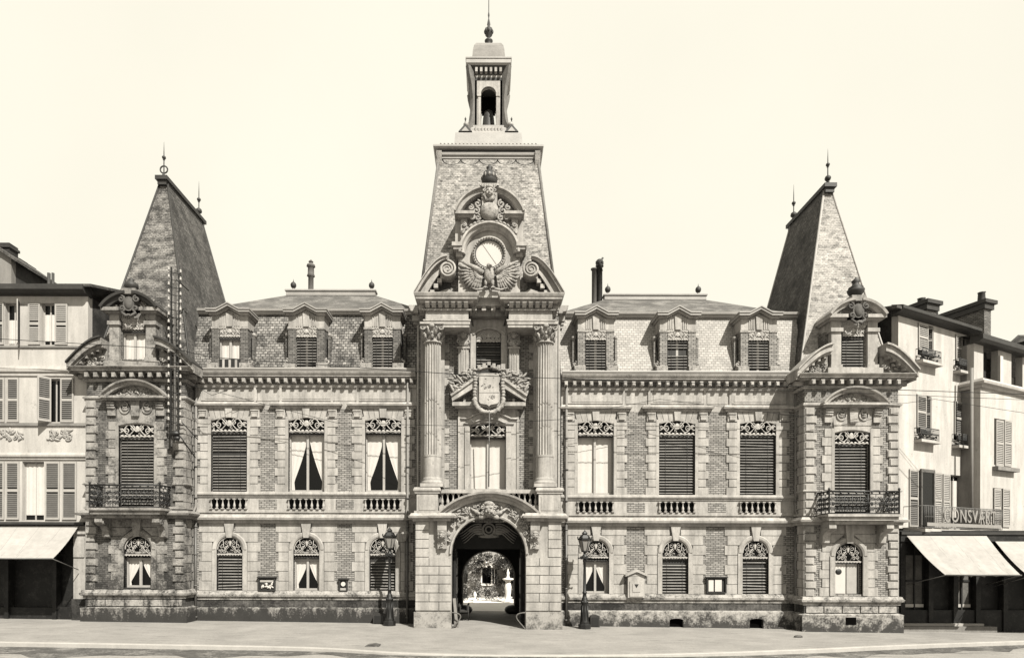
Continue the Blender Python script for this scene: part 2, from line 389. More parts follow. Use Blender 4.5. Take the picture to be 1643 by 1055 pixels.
# ================================================================ THE TOWN HALL
hall = thing('town_hall', 'long brick and stone town hall with clock tower and two steep-roofed corner pavilions', 'town hall')
def cornice_prof(z0, z1, out):      # classical crown between z0 (bottom) and z1 (top)
    h = z1 - z0
    return [(0, z0), (out * .35, z0), (out * .45, z0 + h * .22), (out * .8, z0 + h * .28), (out * .82, z0 + h * .5), (out * .9, z0 + h * .6), (out, z0 + h * .9), (out, z1), (0, z1)]
def rect_prof(z0, z1, out): return [(0, z0), (out, z0), (out, z1), (0, z1)]
def string_prof(z0, z1, out):
    h = z1 - z0
    return [(0, z0), (out * .4, z0), (out * .45, z0 + h * .3), (out * .9, z0 + h * .38), (out, z0 + h * .62), (out * .8, z0 + h * .66), (out * .6, z1 - h * .05), (0, z1)]
def wing(side):
    L = side < 0
    dy = 0 if L else 5
    pxr = 490 if L else 1085
    z = lambda py, Y=0: Z(py + dy, Y, pxr)
    x = lambda px, Y=0, py=750: X(px, Y, py)
    xa, xb = (x(308), x(668)) if L else (x(900), x(1276))
    U = [368, 492, 615] if L else [955.5, 1086, 1215.5]
    G = [369, 492, 614] if L else [956, 1083, 1211.5]
    DM = [368.5, 491.5, 613.5] if L else [956, 1087.5, 1217.5]
    st_u = ['blind', 'curtains', 'curtains'] if L else ['drawn', 'blind', 'blind']
    st_g = ['blind', 'curtains', 'blind'] if L else ['curtains', 'blind', 'blind']
    st_d = ['half', 'blind', 'blind'] if L else ['blind'] * 3
    # ---- walls, one mesh: plinth, ground floor, first floor, frieze
    w = MB()
    zs = [z(1012), z(961), z(947), z(838), z(825), z(797), z(789), z(655), z(622), z(593)]
    ub = [(X(c - 29), X(c + 29)) for c in U]; gb = [(X(c - 21, 0, 900), X(c + 21, 0, 900)) for c in G]
    rG = (gb[0][1] - gb[0][0]) / 2
    zgs = z(860) - rG                      # springing of ground arches
    wall(w, xa, xb, zs[2], zs[3], 0, .35, [(a, b, zs[2], zgs, (b - a) / 2) for a, b in gb], brick)
    wall(w, xa, xb, zs[3], zs[6], 0, .35, [], stone)
    zsp = z(674); rise = .14
    wall(w, xa, xb, zs[6], zs[7], 0, .35, [(a, b, zs[6], zsp, rise) for a, b in ub], brick)
    w.box(xa, xb, 0, .35, zs[7], zs[9], stone)
    w.box(xa, xb, .05, .35, zs[1] - .45, zs[2], plinth)
    pl = plinth_l if L else plinth
    # base block with cellar vents
    vents = [(U[0] - 5, 9), (G[1] + 2, 9)] if L else [(944, 9), (1084, 11), (1212, 11)]
    zb0, zb1, zr0, zr1 = z(1020), z(976), z(976), z(961.5)
    vo = [(X(c - q, 0, 990), X(c + q, 0, 990), z(1002), z(988), .06) for c, q in vents] if not L else []
    wall(w, xa, xb, zb0, zb1, -.14, .3, vo, pl)
    for v in vo: w.box(v[0], v[1], .05, .3, v[2], v[3] + .06, void)
    w.sweep([(0, zb1 - .02), (.14, zb1 - .02), (.13, zb1 + .03), (0, zb1 + .08)], [(xa, 0), (xb, 0)], pl)
    w.box(xa, xb, -.03, .05, zr0, zr1, recess)
    w.sweep(string_prof(zr1, z(947), .17), [(xa, 0), (xb, 0)], plinth)
    # ground floor: arch rings, courses, keystones
    hc = (zs[3] - zs[2]) / 7
    piers = [xa] + [q for g in gb for q in g] + [xb]
    for (a, b) in gb:
        cx = (a + b) / 2; R1 = rG + .20
        w.ring(cx, zgs, [(rG, .1), (rG, -.06), (rG + .06, -.09), (R1 - .04, -.10), (R1, -.06), (R1, .05)], 0, 180, stone, 20)
        for s in (-1, 1):
            w.box(cx + s * rG, cx + s * R1, -.07, .1, zs[2], zgs, stone)
        w.prism([(cx - .11, zgs + rG - .06), (cx + .11, zgs + rG - .06), (cx + .22, zs[3] - .02), (cx - .22, zs[3] - .02)], -.13, .1, stone)
        for s in (-1, 1):
            for i in range(7):
                za, zc = zs[2] + i * hc, zs[2] + (i + 1) * hc
                zl = za - zgs
                inner = R1 + .012 if zl < 0 else sqrt(max(0, R1 * R1 - zl * zl)) + .012
                outer = R1 + (.46 if i % 2 else .58)
                lim = [q for q in (abs(cx - xa), abs(xb - cx))][0 if s < 0 else 1] - .02
                outer = min(outer, lim)
                if i == 6: inner = max(inner, .25)
                if zl >= 0 and i < 6:
                    zi = zc - zgs
                    i2 = sqrt(max(0, R1 * R1 - zi * zi)) + .012
                    w.prism([(cx + s * inner, za + .012), (cx + s * outer, za + .012), (cx + s * outer, zc - .012), (cx + s * i2, zc - .012)], -.035, .02, stone)
                elif outer > inner: w.box(cx + s * inner, cx + s * outer, -.035, .02, za + .012, zc - .012, stone)
    # first floor: window margins, quoins, voussoirs, brackets, hoods, panels
    for c, (a, b) in zip(U, ub):
        cx = (a + b) / 2; mg = .13
        for s, e in ((-1, a), (1, b)):
            w.box(e, e + s * mg, -.05, .1, zs[6], z(668), stone)
            quoins(w, e + s * (mg + .005), s, zs[6], z(672), .37, .34, .46, 0, stone)
        pts = arc(a, b, zsp, rise)
        w.prism(pts + [(b + .13, zs[7]), (a - .13, zs[7])], -.045, .1, stone)
        w.prism([(cx - .12, zsp + rise - .03), (cx + .12, zsp + rise - .03), (cx + .16, zs[7] - .01), (cx - .16, zs[7] - .01)], -.12, 0, stone)
        for q in (-.62, -.38, .38, .62):
            w.prism([(cx + q * .95, zsp + rise - .05), (cx + q * .95 + .012, zsp + rise - .05), (cx + q * 1.15 + .012, zs[7]), (cx + q * 1.15, zs[7])], -.052, 0, recess)
        for s, e in ((-1, a), (1, b)):
            u = e + s * (mg + .22)
            w.box(u - .2, u + .2, -.08, .02, z(671), zs[7], stone)
            for j in range(3): w.box(u - .17 + j * .02, u + .17 - j * .02, -.16 + j * .02, -.07, z(660 + j * 3.6), z(658 + j * 3.6), stone)
            w.box(u - .13, u + .13, -.13, -.07, z(669), z(663), stone)
        hw = (b - a) / 2 + .56
        w.sweep(string_prof(z(655.5), z(645), .24), [(cx - hw, 0.02), (cx - hw, 0), (cx + hw, 0), (cx + hw, .02)], stone)
        w.box(cx - hw + .12, cx + hw - .12, -.05, .01, z(643), z(625.5), stone)   # frieze panel
        w.box(cx - hw + .3, cx + hw - .3, -.065, .01, z(640), z(629), stone)
    ms = [(ub[0][1] + ub[1][0]) / 2, (ub[1][1] + ub[2][0]) / 2]
    for m_ in ms:
        w.box(m_ - .46, m_ + .46, -.02, .01, z(643), z(625.5), stone); w.box(m_ - .62, m_ - .52, -.06, .01, z(645), z(622), stone); w.box(m_ + .52, m_ + .62, -.06, .01, z(645), z(622), stone)
        w.box(m_ - .40, m_ + .40, -.012, .01, z(816), z(801), brick)
    w.sweep(string_prof(zs[5] - .0, zs[6] + .02, .12), [(xa, 0), (xb, 0)], stone)
    w.sweep(rect_prof(z(822), z(817), .05), [(xa, 0), (xb, 0)], stone)
    w.build('wing_wall', hall)
    # balustrade panels under windows
    for c, (a, b) in zip(U, ub):
        m_ = MB(); m_.box(a + .02, b - .02, -.012, -.004, z(816.5), z(799.5), void)
        for i in range(7): baluster(m_, a + (i) * (b - a) / 6 * .96 + .03, -.06, z(816.5), z(799.5), .062, stone)
        m_.build('balustrade', hall)
    c_ = MB()
    c_.sweep(string_prof(z(839), z(825), .30), [(xa, 0), (xb, 0)], stone)
    c_.build('string_course', hall)
    c_ = MB()      # main cornice with modillions and gutter
    zc0, zc1 = z(609.5), z(600)
    c_.sweep(cornice_prof(zc0, zc1, .46), [(xa, 0), (xb, 0)], stone)
    c_.sweep([(0, z(622)), (.07, z(622)), (.10, z(619)), (.10, z(617)), (0, z(616))], [(xa, 0), (xb, 0)], stone)
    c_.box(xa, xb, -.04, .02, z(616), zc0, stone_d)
    n = round((xb - xa) / .375)
    for i in range(n):
        u = xa + (i + .5) * (xb - xa) / n; c_.box(u - .075, u + .075, -.32, -.02, z(616.5), zc0 + .005, stone)
        c_.box(u - .055, u + .055, -.35, -.32, z(615.5), zc0 - .03, stone)
    c_.build('cornice', hall)
    c_ = MB()
    c_.sweep([(-.1, zc1), (.40, zc1), (.46, zc1 + .12), (.44, z(594)), (.38, z(593.5)), (.36, zc1 + .08), (-.1, zc1 + .08)], [(xa, 0), (xb, 0)], zinc)
    c_.build('gutter', hall)
    # ---- mansard
    zm0, zm1 = z(594), z(501, .8); y0, y1 = .14, .88
    slopeY = lambda zz: y0 + (y1 - y0) * (zz - zm0) / (zm1 - zm0)
    r = MB(); xe0, xe1 = (xa - .1, xb + .2) if L else (xa, xb + .45)
    r.slopebox(xe0, xe1, [(y0, zm0), (y1, zm1), (y1 + .3, zm1), (y1 + .3, zm0)], tile_l if L else tile)
    ro = r.build('mansard_roof', hall)
    r = MB(); r.sweep([(0, zm1 - .12), (.14, zm1 - .10), (.16, zm1), (.24, zm1 + .02), (.26, zm1 + .12), (.12, zm1 + .16), (0, zm1 + .12)], [(xe0, y1), (xe1, y1)], zinc); r.build('ridge_moulding', ro)
    r = MB(); Yr = 4.6; zr = z(473, Yr) if L else Z(480, Yr, 1050)
    ra, rb = (X(464, Yr, 470), X(600, Yr, 470)) if L else (X(972, Yr, 480), X(1128, Yr, 480))
    xl_ = xe0 - (0 if L else 0); xr_ = xe1
    if not L: xr_ = X(1240, 1, 500) + .8
    zz = zm1 + .1
    vs = [(xl_, y1 - .1, zz), (xr_, y1 - .1, zz), (xr_, 8.6, zz), (xl_, 8.6, zz), (ra, Yr, zr), (rb, Yr, zr)]
    r.add(vs, [(0, 1, 5, 4), (1, 2, 5), (2, 3, 4, 5), (3, 0, 4), (0, 3, 2, 1)], flat_r)
    rf = r.build('upper_roof', hall)
    r = MB(); r.box(ra - .1, rb + .1, Yr - .22, Yr + .22, zr - .1, zr + .12, zinc); r.box(ra - .15, rb + .15, Yr - .27, Yr + .27, zr + .12, zr + .19, zinc); r.build('ridge_cap', rf)
    for q in ((ra + .22, rb - .12) if L else (ra + .1, rb - .25)):
        r = MB(); r.lathe(q, Yr, [(.14, zr + .18), (.10, zr + .26), (.05, zr + .32), (.07, zr + .36)], zinc, 8); r.ball((q, Yr, zr + .50), (.15, .15, .17), lead, 12, 8); r.lathe(q, Yr, [(.05, zr + .64), (.02, zr + .72), (.004, zr + .82)], lead, 6); r.build('ball_finial', rf)
    r = MB()
    if L:
        q = X(498, Yr, 440); zt = Z(420, Yr, 498)
        r.lathe(q, Yr + .1, [(.14, zr), (.14, zt - .75), (.21, zt - .7), (.17, zt - .6), (.16, zt - .25), (.23, zt - .2), (.2, zt - .1), (.09, zt - .08), (.09, zt + .02), (.13, zt + .04), (.02, zt + .16)], M('clay flue', .2, .15), 10)
        r.build('chimney_pipe', rf)
    else:
        for q, zt, rr in ((X(954, Yr, 440), Z(432, Yr, 950), .13), (X(962.5, Yr, 440), Z(427, Yr, 960), .15)):
            r = MB(); r.lathe(q, Yr + .1, [(rr, zr - 1), (rr, zt), (rr * 1.4, zt + .02), (rr * 1.4, zt + .08), (rr * .6, zt + .1)], lead if rr > .14 else M('clay flue', .2, .15), 10)
            if rr > .14: r.ball((q, Yr + .1, zt + .22), (.22, .22, .2), lead); r.tube([(q + .1, Yr - .1, zt - .3), (q - .05, Yr - .2, zt + .1), (q + .12, Yr - .2, zt + .35)], .05, lead)
            r.build('chimney_pipe', rf)
    # ---- dormers
    for c, st in zip(DM, st_d):
        cx = X(c, -.1, 550); dm = MB(); Yf = -.10
        zl0 = z(592); hw = .80; ow = .47; zo = z(525) if L else z(525); zt = z(508)
        bm = brick_d if L else brick
        yb = 1.6
        zo1 = z(529)
        for s in (-1, 1):
            dm.box(cx + s * ow, cx + s * hw, Yf, yb, z(584), zo1, bm)
            dm.box(cx + s * (ow + .0), cx + s * (hw + .03), Yf - .03, Yf + .3, zo1, zo1 + .10, stone_c)
            dm.box(cx + s * ow, cx + s * (hw + .16), Yf - .12, .7, zl0 - .05, z(584), stone_c)
            dm.curl(cx + s * (hw + .1), z(580), .13, 1.3, 90, Yf + .1, .05, stone_c, s)
            dm.box(cx + s * (hw + .1), cx + s * (hw + .2), Yf + .25, .9, z(584), z(535), bm)      # side buttress
            dm.ball((cx + s * (hw + .15), Yf + .4, z(535)), (.1, .2, .12), stone_c)
        pts = arc(cx - ow, cx + ow, zo1, .10)
        dm.prism([(cx - ow, zo1)] + pts + [(cx + ow, zo1), (cx + hw, zo1 + .1), (cx + hw, zt), (cx + .45, zt), (cx, zt + .26), (cx - .45, zt), (cx - hw, zt), (cx - hw, zo1 + .1)], Yf, yb, stone)
        dm.prism([(cx - .12, zo1 + .1), (cx + .12, zo1 + .1), (cx + .15, zt + .1), (cx - .15, zt + .1)], Yf - .06, Yf, stone)
        for s in (-1, 1):
            for j in range(3): dm.box(cx + s * (.22 + j * .09), cx + s * (.26 + j * .09), Yf - .03, Yf, zo1 + .12, zt - .03, stone)
        # pediment moulding following the flat-peak-flat line, three stepped layers
        for lo, hi, out in ((0, .09, .12), (.09, .19, .26), (.19, .24, .30)):
            line = [(-hw - out * .6, 0), (-.50, 0), (0, .27), (.50, 0), (hw + out * .6, 0)]
            poly = [(cx + a, zt + b + lo) for a, b in line] + [(cx + a, zt + b + hi) for a, b in line[::-1]]
            dm.prism(poly, Yf - out, yb, stone if lo < .09 else zinc)
        d = dm.build('dormer', hall)
        window(d, cx - ow, cx + ow, zl0, zo1, .1, Yf + .12, st, 'val', .36, step=.115, vd=.11, bd=.06)
        if st == 'half':
            pr = MB(); pr.box(cx - ow, cx + ow, Yf + .02, Yf + .05, z(590), z(577), iron)
            for s in (-1, 0, 1): pr.box(cx + s * .28 - .05, cx + s * .28 + .05, Yf, Yf + .02, z(592), z(578), stone)
            pr.build('sill_guard', d)
    # ---- windows
    for (a, b), s in zip(ub, st_u): window(hall, a, b, zs[6] + .02, zsp, rise, .2, s, 'val', .52)
    for (a, b), s in zip(gb, st_g):
        o = window(hall, a, b, zs[2] + .01, zgs, (b - a) / 2, .2, s, 'fan', .22)
    # down pipes
    for q in ([X(314.5, -.15), X(654, -.15)] if L else [X(909, -.15), X(1277, -.15)]):
        p = MB(); p.tube([(q, -.16, z(1004)), (q, -.16, z(835)), ], .055, irong if not L else irong, 8)
        p.tube([(q, -.16, z(835)), (q, -.36, z(827)), (q, -.36, z(822)), (q, -.14, z(812)), (q, -.14, z(612))], .05, M('zinc pipe', .3, .1), 8)
        for pz in (990, 940, 890, 846, 800, 750, 700, 650): p.lathe(q, -.15, [(.05, z(pz)), (.085, z(pz) + .01), (.085, z(pz) + .06), (.05, z(pz) + .07)], irong, 8)
        p.build('downpipe', hall)
wing(-1); wing(1)

# ---------------------------------------------------------------- corner pavilions
def pavilion(side):
    L = side < 0; YF = -.9
    # pixel levels as read on the photo at the pavilion front
    if L:
        x0, x1 = X(139, YF), X(297, YF); px = 217; uc, dc, gc = X(219.5, YF), X(215, YF, 540), X(221.5, YF, 900)
        z = lambda py, Y=YF: Z(py, Y, px)
    else:
        x0, x1 = X(1291, YF), X(1441, YF); px = 1366; uc, dc, gc = X(1366.8, YF), X(1368.5, YF, 540), X(1361, YF, 900)
        z = lambda py, Y=YF: Z(py + 11, Y, px)
    inn, outx = (x1, x0) if L else (x0, x1)
    s_in = 1 if L else -1
    YB = 6.6
    stone, brick = (soot_shade, brick_s) if L else (MATS['limestone'], MATS['pale brick'])
    path = [(x0, .6 if not L else 1.2), (x0, YF), (x1, YF), (x1, .6 if L else 1.2)]
    w = MB(); t = .35
    uw = .77; gw = .60
    zt, zu0, zspu, zg0 = z(613), z(790), z(683), z(942)
    zgs = z(858) - gw; zstr = z(831)
    wall(w, x0, x1, zstr, zt, YF, YF + t, [(uc - uw, uc + uw, z(822), zspu, .12)], brick)
    wall(w, x0, x1, z(946), zstr, YF, YF + t, [(gc - gw, gc + gw, zg0, zgs, gw)], brick)
    for xx, d in ((x0, 1), (x1, -1)): w.box(xx, xx + d * t, YF + t, YB, z(1015), zt, brick)
    # quoins front and returns
    for lo, hi in ((946, 831), (818, 642)):
        quoins(w, x0, 1, z(lo), z(hi), .37 if lo < 900 else .36, .50, .40, YF, stone, bev=True)
        quoins(w, x1, -1, z(lo), z(hi), .37 if lo < 900 else .36, .50, .40, YF, stone, bev=True)
        n = round((z(hi) - z(lo)) / .365); h = (z(hi) - z(lo)) / n
        for i in range(n):
            for xx, d in ((x0, -1), (x1, 1)):
                w.box(xx, xx + d * .035, YF - .02, YF + .45 + .12 * (i % 2), z(lo) + i * h + .012, z(lo) + (i + 1) * h - .012, stone)
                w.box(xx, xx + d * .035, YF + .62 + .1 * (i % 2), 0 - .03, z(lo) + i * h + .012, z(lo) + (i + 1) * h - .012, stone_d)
    # window surround, upper
    for s in (-1, 1):
        w.box(uc + s * uw, uc + s * (uw + .12), YF - .06, YF + .1, z(818), z(676), stone)
        quoins(w, uc + s * (uw + .125), s, z(818), z(676), .37, .30, .42, YF, stone)
        cb = uc + s * (uw + .28)
        w.box(cb - .17, cb + .17, YF - .10, YF, z(667), z(642), stone)
        for j in range(3): w.tube([(cb - .16, YF - .12 - .02 * j, z(655 - 4 * j)), (cb + .16, YF - .12 - .02 * j, z(655 - 4 * j))], .05, stone, 6)
    pts = arc(uc - uw, uc + uw, zspu, .12)
    w.prism(pts + [(uc + uw + .12, z(642)), (uc - uw - .12, z(642))], YF - .05, YF + .1, stone)
    w.prism([(uc - .15, z(668)), (uc + .15, z(668)), (uc + .19, z(643)), (uc - .19, z(643))], YF - .16, YF - .05, stone)
    for s in (-1, 1):
        w.ring(uc + s * .48, z(656), [(.22, YF - .05), (.22, YF - .10), (.17, YF - .10), (.17, YF - .05)], 0, 360, stone, 14)
        w.ball((uc + s * .48, YF - .06, z(656)), (.15, .05, .12), stone_c)
        w.curl(uc + s * .48, z(651), .16, 1.2, 90, YF - .1, .03, stone_c, s)
    # impost band + segmental pediment
    w.sweep(string_prof(z(643), z(635), .12), path, stone)
    pw = 1.42; zb = z(641)
    w.box(uc - pw, uc + pw, YF - .38, YF, zb, zb + .10, stone)
    w.box(uc - pw + .08, uc + pw - .08, YF - .28, YF, zb - .08, zb, stone)
    a, b = uc - pw, uc + pw; rs = .70; R = (pw * pw + rs * rs) / (2 * rs); cz = zb + .1 + rs - R; ang = math.degrees(math.asin(pw / R))
    w.ring(uc, cz, [(R, YF), (R, YF - .42), (R - .07, YF - .40), (R - .12, YF - .30), (R - .22, YF - .26), (R - .24, YF)], 90 - ang, 90 + ang, stone, 24)
    w.prism(arc(a + .2, b - .2, zb + .1, rs - .2), YF - .05, YF, stone)
    carve(w, lambda q, zz: (q - uc) ** 2 + (zz - cz) ** 2 < (R - .3) ** 2 and zz > zb + .15, a, b, zb, zb + rs, YF - .05, stone_c, 45, .07, 3)
    # ground floor arch
    R1 = gw + .22
    w.ring(gc, zgs, [(gw, YF + .1), (gw, YF - .07), (gw + .07, YF - .11), (R1 - .05, YF - .11), (R1, YF - .05), (R1, YF)], 0, 180, stone, 20)
    for s in (-1, 1):
        w.box(gc + s * gw, gc + s * R1, YF - .08, YF + .1, z(944), zgs, stone)
        n = 8; h = (zstr - z(945)) / n
        for i in range(n):
            za = z(945) + i * h; zl = za - zgs
            inner = (R1 if zl < 0 else sqrt(max(0, R1 * R1 - zl * zl))) + .015; outer = R1 + (.32 if i % 2 else .44)
            zi = za + h - zgs; i2 = (R1 if zi < 0 else sqrt(max(0, R1 * R1 - zi * zi))) + .015
            w.prism([(gc + s * inner, za + .012), (gc + s * outer, za + .012), (gc + s * outer, za + h - .012), (gc + s * max(i2, .2), za + h - .012)], YF - .04, YF, stone)
    w.prism([(gc - .13, zgs + gw - .05), (gc + .13, zgs + gw - .05), (gc + .2, zstr), (gc - .2, zstr)], YF - .16, YF, stone)
    # plinth
    pm = plinth_l if L else plinth
    w.sweep(rect_prof(z(1018), z(977), .16), path, pm); w.box(x0, x1, YF + .002, YF + .3, z(1018), z(946), pm)
    w.sweep([(0, z(977)), (.16, z(977)), (.17, z(974.5)), (0, z(972))], path, pm)
    w.sweep(rect_prof(z(972), z(959), .03), path, recess)
    for i in range(5):
        a = x0 + .05 + i * (x1 - x0 - .1) / 5; b = a + (x1 - x0 - .1) / 5 - .05
        w.box(a, b, YF - .075, YF - .028, z(971), z(961), pm)
    w.sweep(string_prof(z(959), z(945), .20), path, pm)
    if not L: w.box(X(1354, YF), X(1371, YF), YF - .166, YF - .14, z(990), z(978), void)
    w.box(x0 + .02, x1 - .02, YF + t + .02, YB - .02, z(613) - .3, z(613) - .01, stone_d)
    # small panels beside balcony
    w.build('pavilion_wall', hall)
    # string course
    c = MB(); c.sweep(string_prof(z(831), z(818), .34), path, stone if not L else stone_d); c.sweep(rect_prof(z(816), z(812.5), .08), path, stone); c.sweep(string_prof(z(780), z(774), .12), [(x0, YF + .5), (x0, YF), (x0 + .5, YF)], stone); c.sweep(string_prof(z(780), z(774), .12), [(x1 - .5, YF), (x1, YF), (x1, YF + .5)], stone); c.build('string_course', hall)
    # cornice
    c = MB()
    c.sweep([(0, z(613)), (.08, z(613)), (.12, z(609)), (0, z(608))], path, stone)
    c.sweep(cornice_prof(z(600.5), z(592), .52), path, stone)
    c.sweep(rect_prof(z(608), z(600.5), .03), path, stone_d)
    n = round((x1 - x0) / .40)
    for i in range(n):
        u = x0 + (i + .5) * (x1 - x0) / n; c.box(u - .08, u + .08, YF - .36, YF - .02, z(607), z(600.3), stone); c.box(u - .06, u + .06, YF - .39, YF - .36, z(608), z(602), stone)
    for xx, d in ((x0, -1), (x1, 1)):
        for j in range(3): c.box(xx + d * .02, xx + d * .42, YF + .05 + j * .4, YF + .21 + j * .4, z(607), z(600.3), stone)
    c.build('cornice', hall)
    # half segmental pediments flanking the dormer
    for s in (-1, 1):
        h = MB(); e = (x0 - .55) if s < 0 else (x1 + .55)
        zc0 = z(592); inn_ = dc + s * 1.12
        W = abs(e - inn_); K = 12; prev = None
        top = []; bot = []
        for i in range(K + 1):
            u = i / K; q = e - s * W * u; q_ = e - s * (W * u)
            zt_ = zc0 + .10 + 1.10 * sin(u * pi / 2 * .92) ** 1.0
            top.append((q, zt_)); bot.append((q_ , zt_ - .26))
        h.prism(top + bot[::-1], YF - .50, YF + .5, stone)
        h.prism([(a_, b_ + .002) for a_, b_ in top] + [(a_, b_ + .08) for a_, b_ in top[::-1]], YF - .60, YF + .5, lead if L else stone)
        h.prism([(a_, b_ - .10) for a_, b_ in bot] + [(a_, b_) for a_, b_ in bot[::-1]], YF - .38, YF + .4, stone)
        tb = [(a_, max(zc0, b_ - .1)) for a_, b_ in bot]
        h.prism([(e - s * .3, zc0), (inn_, zc0)] + tb[::-1], YF - .05, YF + .3, stone_d)
        carve(h, lambda q, zz: True, min(e - s * .5, inn_), max(e - s * .5, inn_), zc0 + .1, zc0 + .5, YF - .1, stone_c, 16, .09, 5 + s, .09)
        for i in (2, 4, 6, 8, 10):
            a_, b_ = bot[i]; h.box(a_ - .05, a_ + .05, YF - .34, YF - .05, b_ - .2, b_ - .08, stone)
        h.build('half_pediment', hall)
    # dormer
    dm = MB(); ow = .49; zd0 = z(592); zo = z(516); yb = YF + 2.3
    dm.box(dc - 1.18, dc + 1.18, YF - .22, YF + .8, zd0, z(580.5), stone)
    for s in (-1, 1):
        dm.box(dc + s * ow, dc + s * (ow + .1), YF + .02, yb, z(580), zo, brick if not L else brick_d)
        dm.box(dc + s * (ow + .08), dc + s * (ow + .50), YF - .12, yb, z(580), z(522), stone)
        dm.box(dc + s * (ow + .04), dc + s * (ow + .54), YF - .17, YF + .4, z(580.5), z(575), stone)
        dm.box(dc + s * (ow + .03), dc + s * (ow + .56), YF - .2, YF + .4, z(523), z(517), stone)
        dm.box(dc + s * (ow + .5), dc + s * (ow + .66), YF + .15, yb, z(580), z(520), brick_d)
        dm.curl(dc + s * (ow + .72), z(572), .18, 1.4, 90, YF + .1, .06, stone_c, s)
        dm.box(dc + s * (ow + .08), dc + s * (ow + .50), YF - .12, yb, z(517), z(503), stone)
    pts = arc(dc - ow, dc + ow, zo, .1)
    dm.prism(pts + [(dc + ow + .1, z(503)), (dc - ow - .1, z(503))], YF - .06, yb, stone)
    for s in (-1, 1):
        for j in range(5): dm.box(dc + s * (.16 + .09 * j), dc + s * (.20 + .09 * j), YF - .09, YF - .05, zo + .12, z(504.5), stone)
    pw = 1.22; zb = z(503)
    for s in (-1, 1): dm.box(dc + s * .42, dc + s * pw, YF - .40, yb, zb, zb + .14, stone); dm.box(dc + s * .42, dc + s * (pw - .1), YF - .28, yb, zb - .07, zb, stone)
    rs = .66; R = (pw * pw + rs * rs) / (2 * rs); cz = zb + .14 + rs - R; ang = math.degrees(math.asin(pw / R))
    for a0, a1 in ((90 - ang, 84), (96, 90 + ang)):
        dm.ring(dc, cz, [(R + .02, yb), (R + .02, YF - .50), (R - .08, YF - .48), (R - .12, YF - .36), (R - .24, YF - .32), (R - .26, YF - .1), (R - .26, yb)], a0, a1, lead if L else stone, 12)
    dm.prism(arc(dc - pw + .15, dc + pw - .15, zb + .14, rs - .15), YF - .05, yb, stone)
    dm.prism(arc(dc - pw + .1, dc + pw - .1, zb + .14, rs - .08), YF + .05, yb - .1, stone)
    # cartouche on the pediment
    zc_ = zb + .22
    crm = M('blackened carving', .16, .3, 4); dm.ball((dc, YF - .38, zc_ + .05), (.19, .12, .27), crm, 12, 8)
    dm.ring(dc, zc_ + .05, [(.24, YF - .36), (.24, YF - .42), (.18, YF - .42), (.18, YF - .36)], 0, 360, crm, 16, 1.3)
    for s in (-1, 1):
        dm.curl(dc + s * .32, zc_ + .25, .15, 1.3, 90, YF - .4, .05, crm, s); dm.curl(dc + s * .28, zc_ - .15, .13, 1.3, -90, YF - .4, .05, crm, -s)
        dm.tube([(dc + s * .3, YF - .38, zc_ - .3), (dc + s * .1, YF - .42, zc_ - .48), (dc, YF - .42, zc_ - .42)], .06, crm)
    carve(dm, lambda q, zz: abs(q - dc) > .35, dc - .95, dc + .95, zb + .2, zb + .5, YF - .12, stone_c, 22, .08, 9, .08)
    d = dm.build('dormer', hall)
    window(d, dc - ow, dc + ow, z(585), zo, .1, YF + .10, 'half' if L else 'blind', 'val', .36, step=.115, vd=.14, bd=.08)
    ub = MB(); zu = zb + .14 + rs
    ub.box(dc - .3, dc + .3, YF - .45, YF + .1, zu - .12, zu + .12, stone_d)
    if not L: ub.lathe(dc, YF - .2, [(.12, zu), (.1, zu + .08), (.2, zu + .16), (.32, zu + .32), (.35, zu + .42), (.27, zu + .47), (.30, zu + .52), (.15, zu + .62), (.13, zu + .72), (.18, zu + .80), (.05, zu + .92), (.01, zu + .98)], lead, 14)
    else: ub.lathe(dc, YF - .2, [(.12, zu + .1), (.28, zu + .25), (.26, zu + .4), (.1, zu + .5), (.12, zu + .58), (.02, zu + .66)], lead, 12)
    ub.build('urn_finial', d)
    if L:
        pr = MB(); pr.box(dc - ow, dc + ow, YF - .02, YF, z(589), z(577), iron)
        for q in (-.33, -.11, .11, .33): baluster(pr, dc + q, YF - .06, z(590), z(577), .06, stone)
        pr.build('sill_guard', d)
    # roof
    ya, yr, zr = (1.45, 5.0, Z(291, 1.45, 262)) if L else (1.05, 4.3, Z(303, 1.05, 1327))
    cxr = X(262, 1.45, 290) if L else X(1327, 1.05, 300)
    cxr2 = X(318, 5.0, 350) if L else X(1275, 4.3, 348)
    cxr = cxr2 = (x0 + x1) / 2 * .5 + (cxr + cxr2) / 4
    ze = z(591); r = MB()
    ex0, ex1, eyf, eyb = x0 - .12, x1 + .12, YF + .35, yr + ya - YF
    rings = [(0, 0, ze)]
    for t_, zz in ((0.0, 0.0), (.055, .035), (1, 1)):
        rings.append((t_, zz, 0))
    tw = .16
    lv = []
    for t_, h_ in ((0, 0), (.09, .05), (1, 1)):
        lv.append([(ex0 + (cxr - tw - ex0) * t_, eyf + (ya - eyf) * t_, ze + (zr - ze) * h_), (ex1 + (cxr + tw - ex1) * t_, eyf + (ya - eyf) * t_, ze + (zr - ze) * h_),
                   (ex1 + (cxr + tw - ex1) * t_, eyb + (yr - eyb) * t_, ze + (zr - ze) * h_), (ex0 + (cxr - tw - ex0) * t_, eyb + (yr - eyb) * t_, ze + (zr - ze) * h_)])
    vs = sum(lv, [])
    for k in range(2):
        for i in range(4):
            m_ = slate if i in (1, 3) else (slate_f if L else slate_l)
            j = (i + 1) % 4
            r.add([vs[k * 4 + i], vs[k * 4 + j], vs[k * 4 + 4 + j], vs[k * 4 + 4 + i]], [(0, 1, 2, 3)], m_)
    r.add(lv[2], [(0, 1, 2, 3)], lead); r.add(lv[0], [(3, 2, 1, 0)], lead)
    ro = r.build('pavilion_roof', hall)
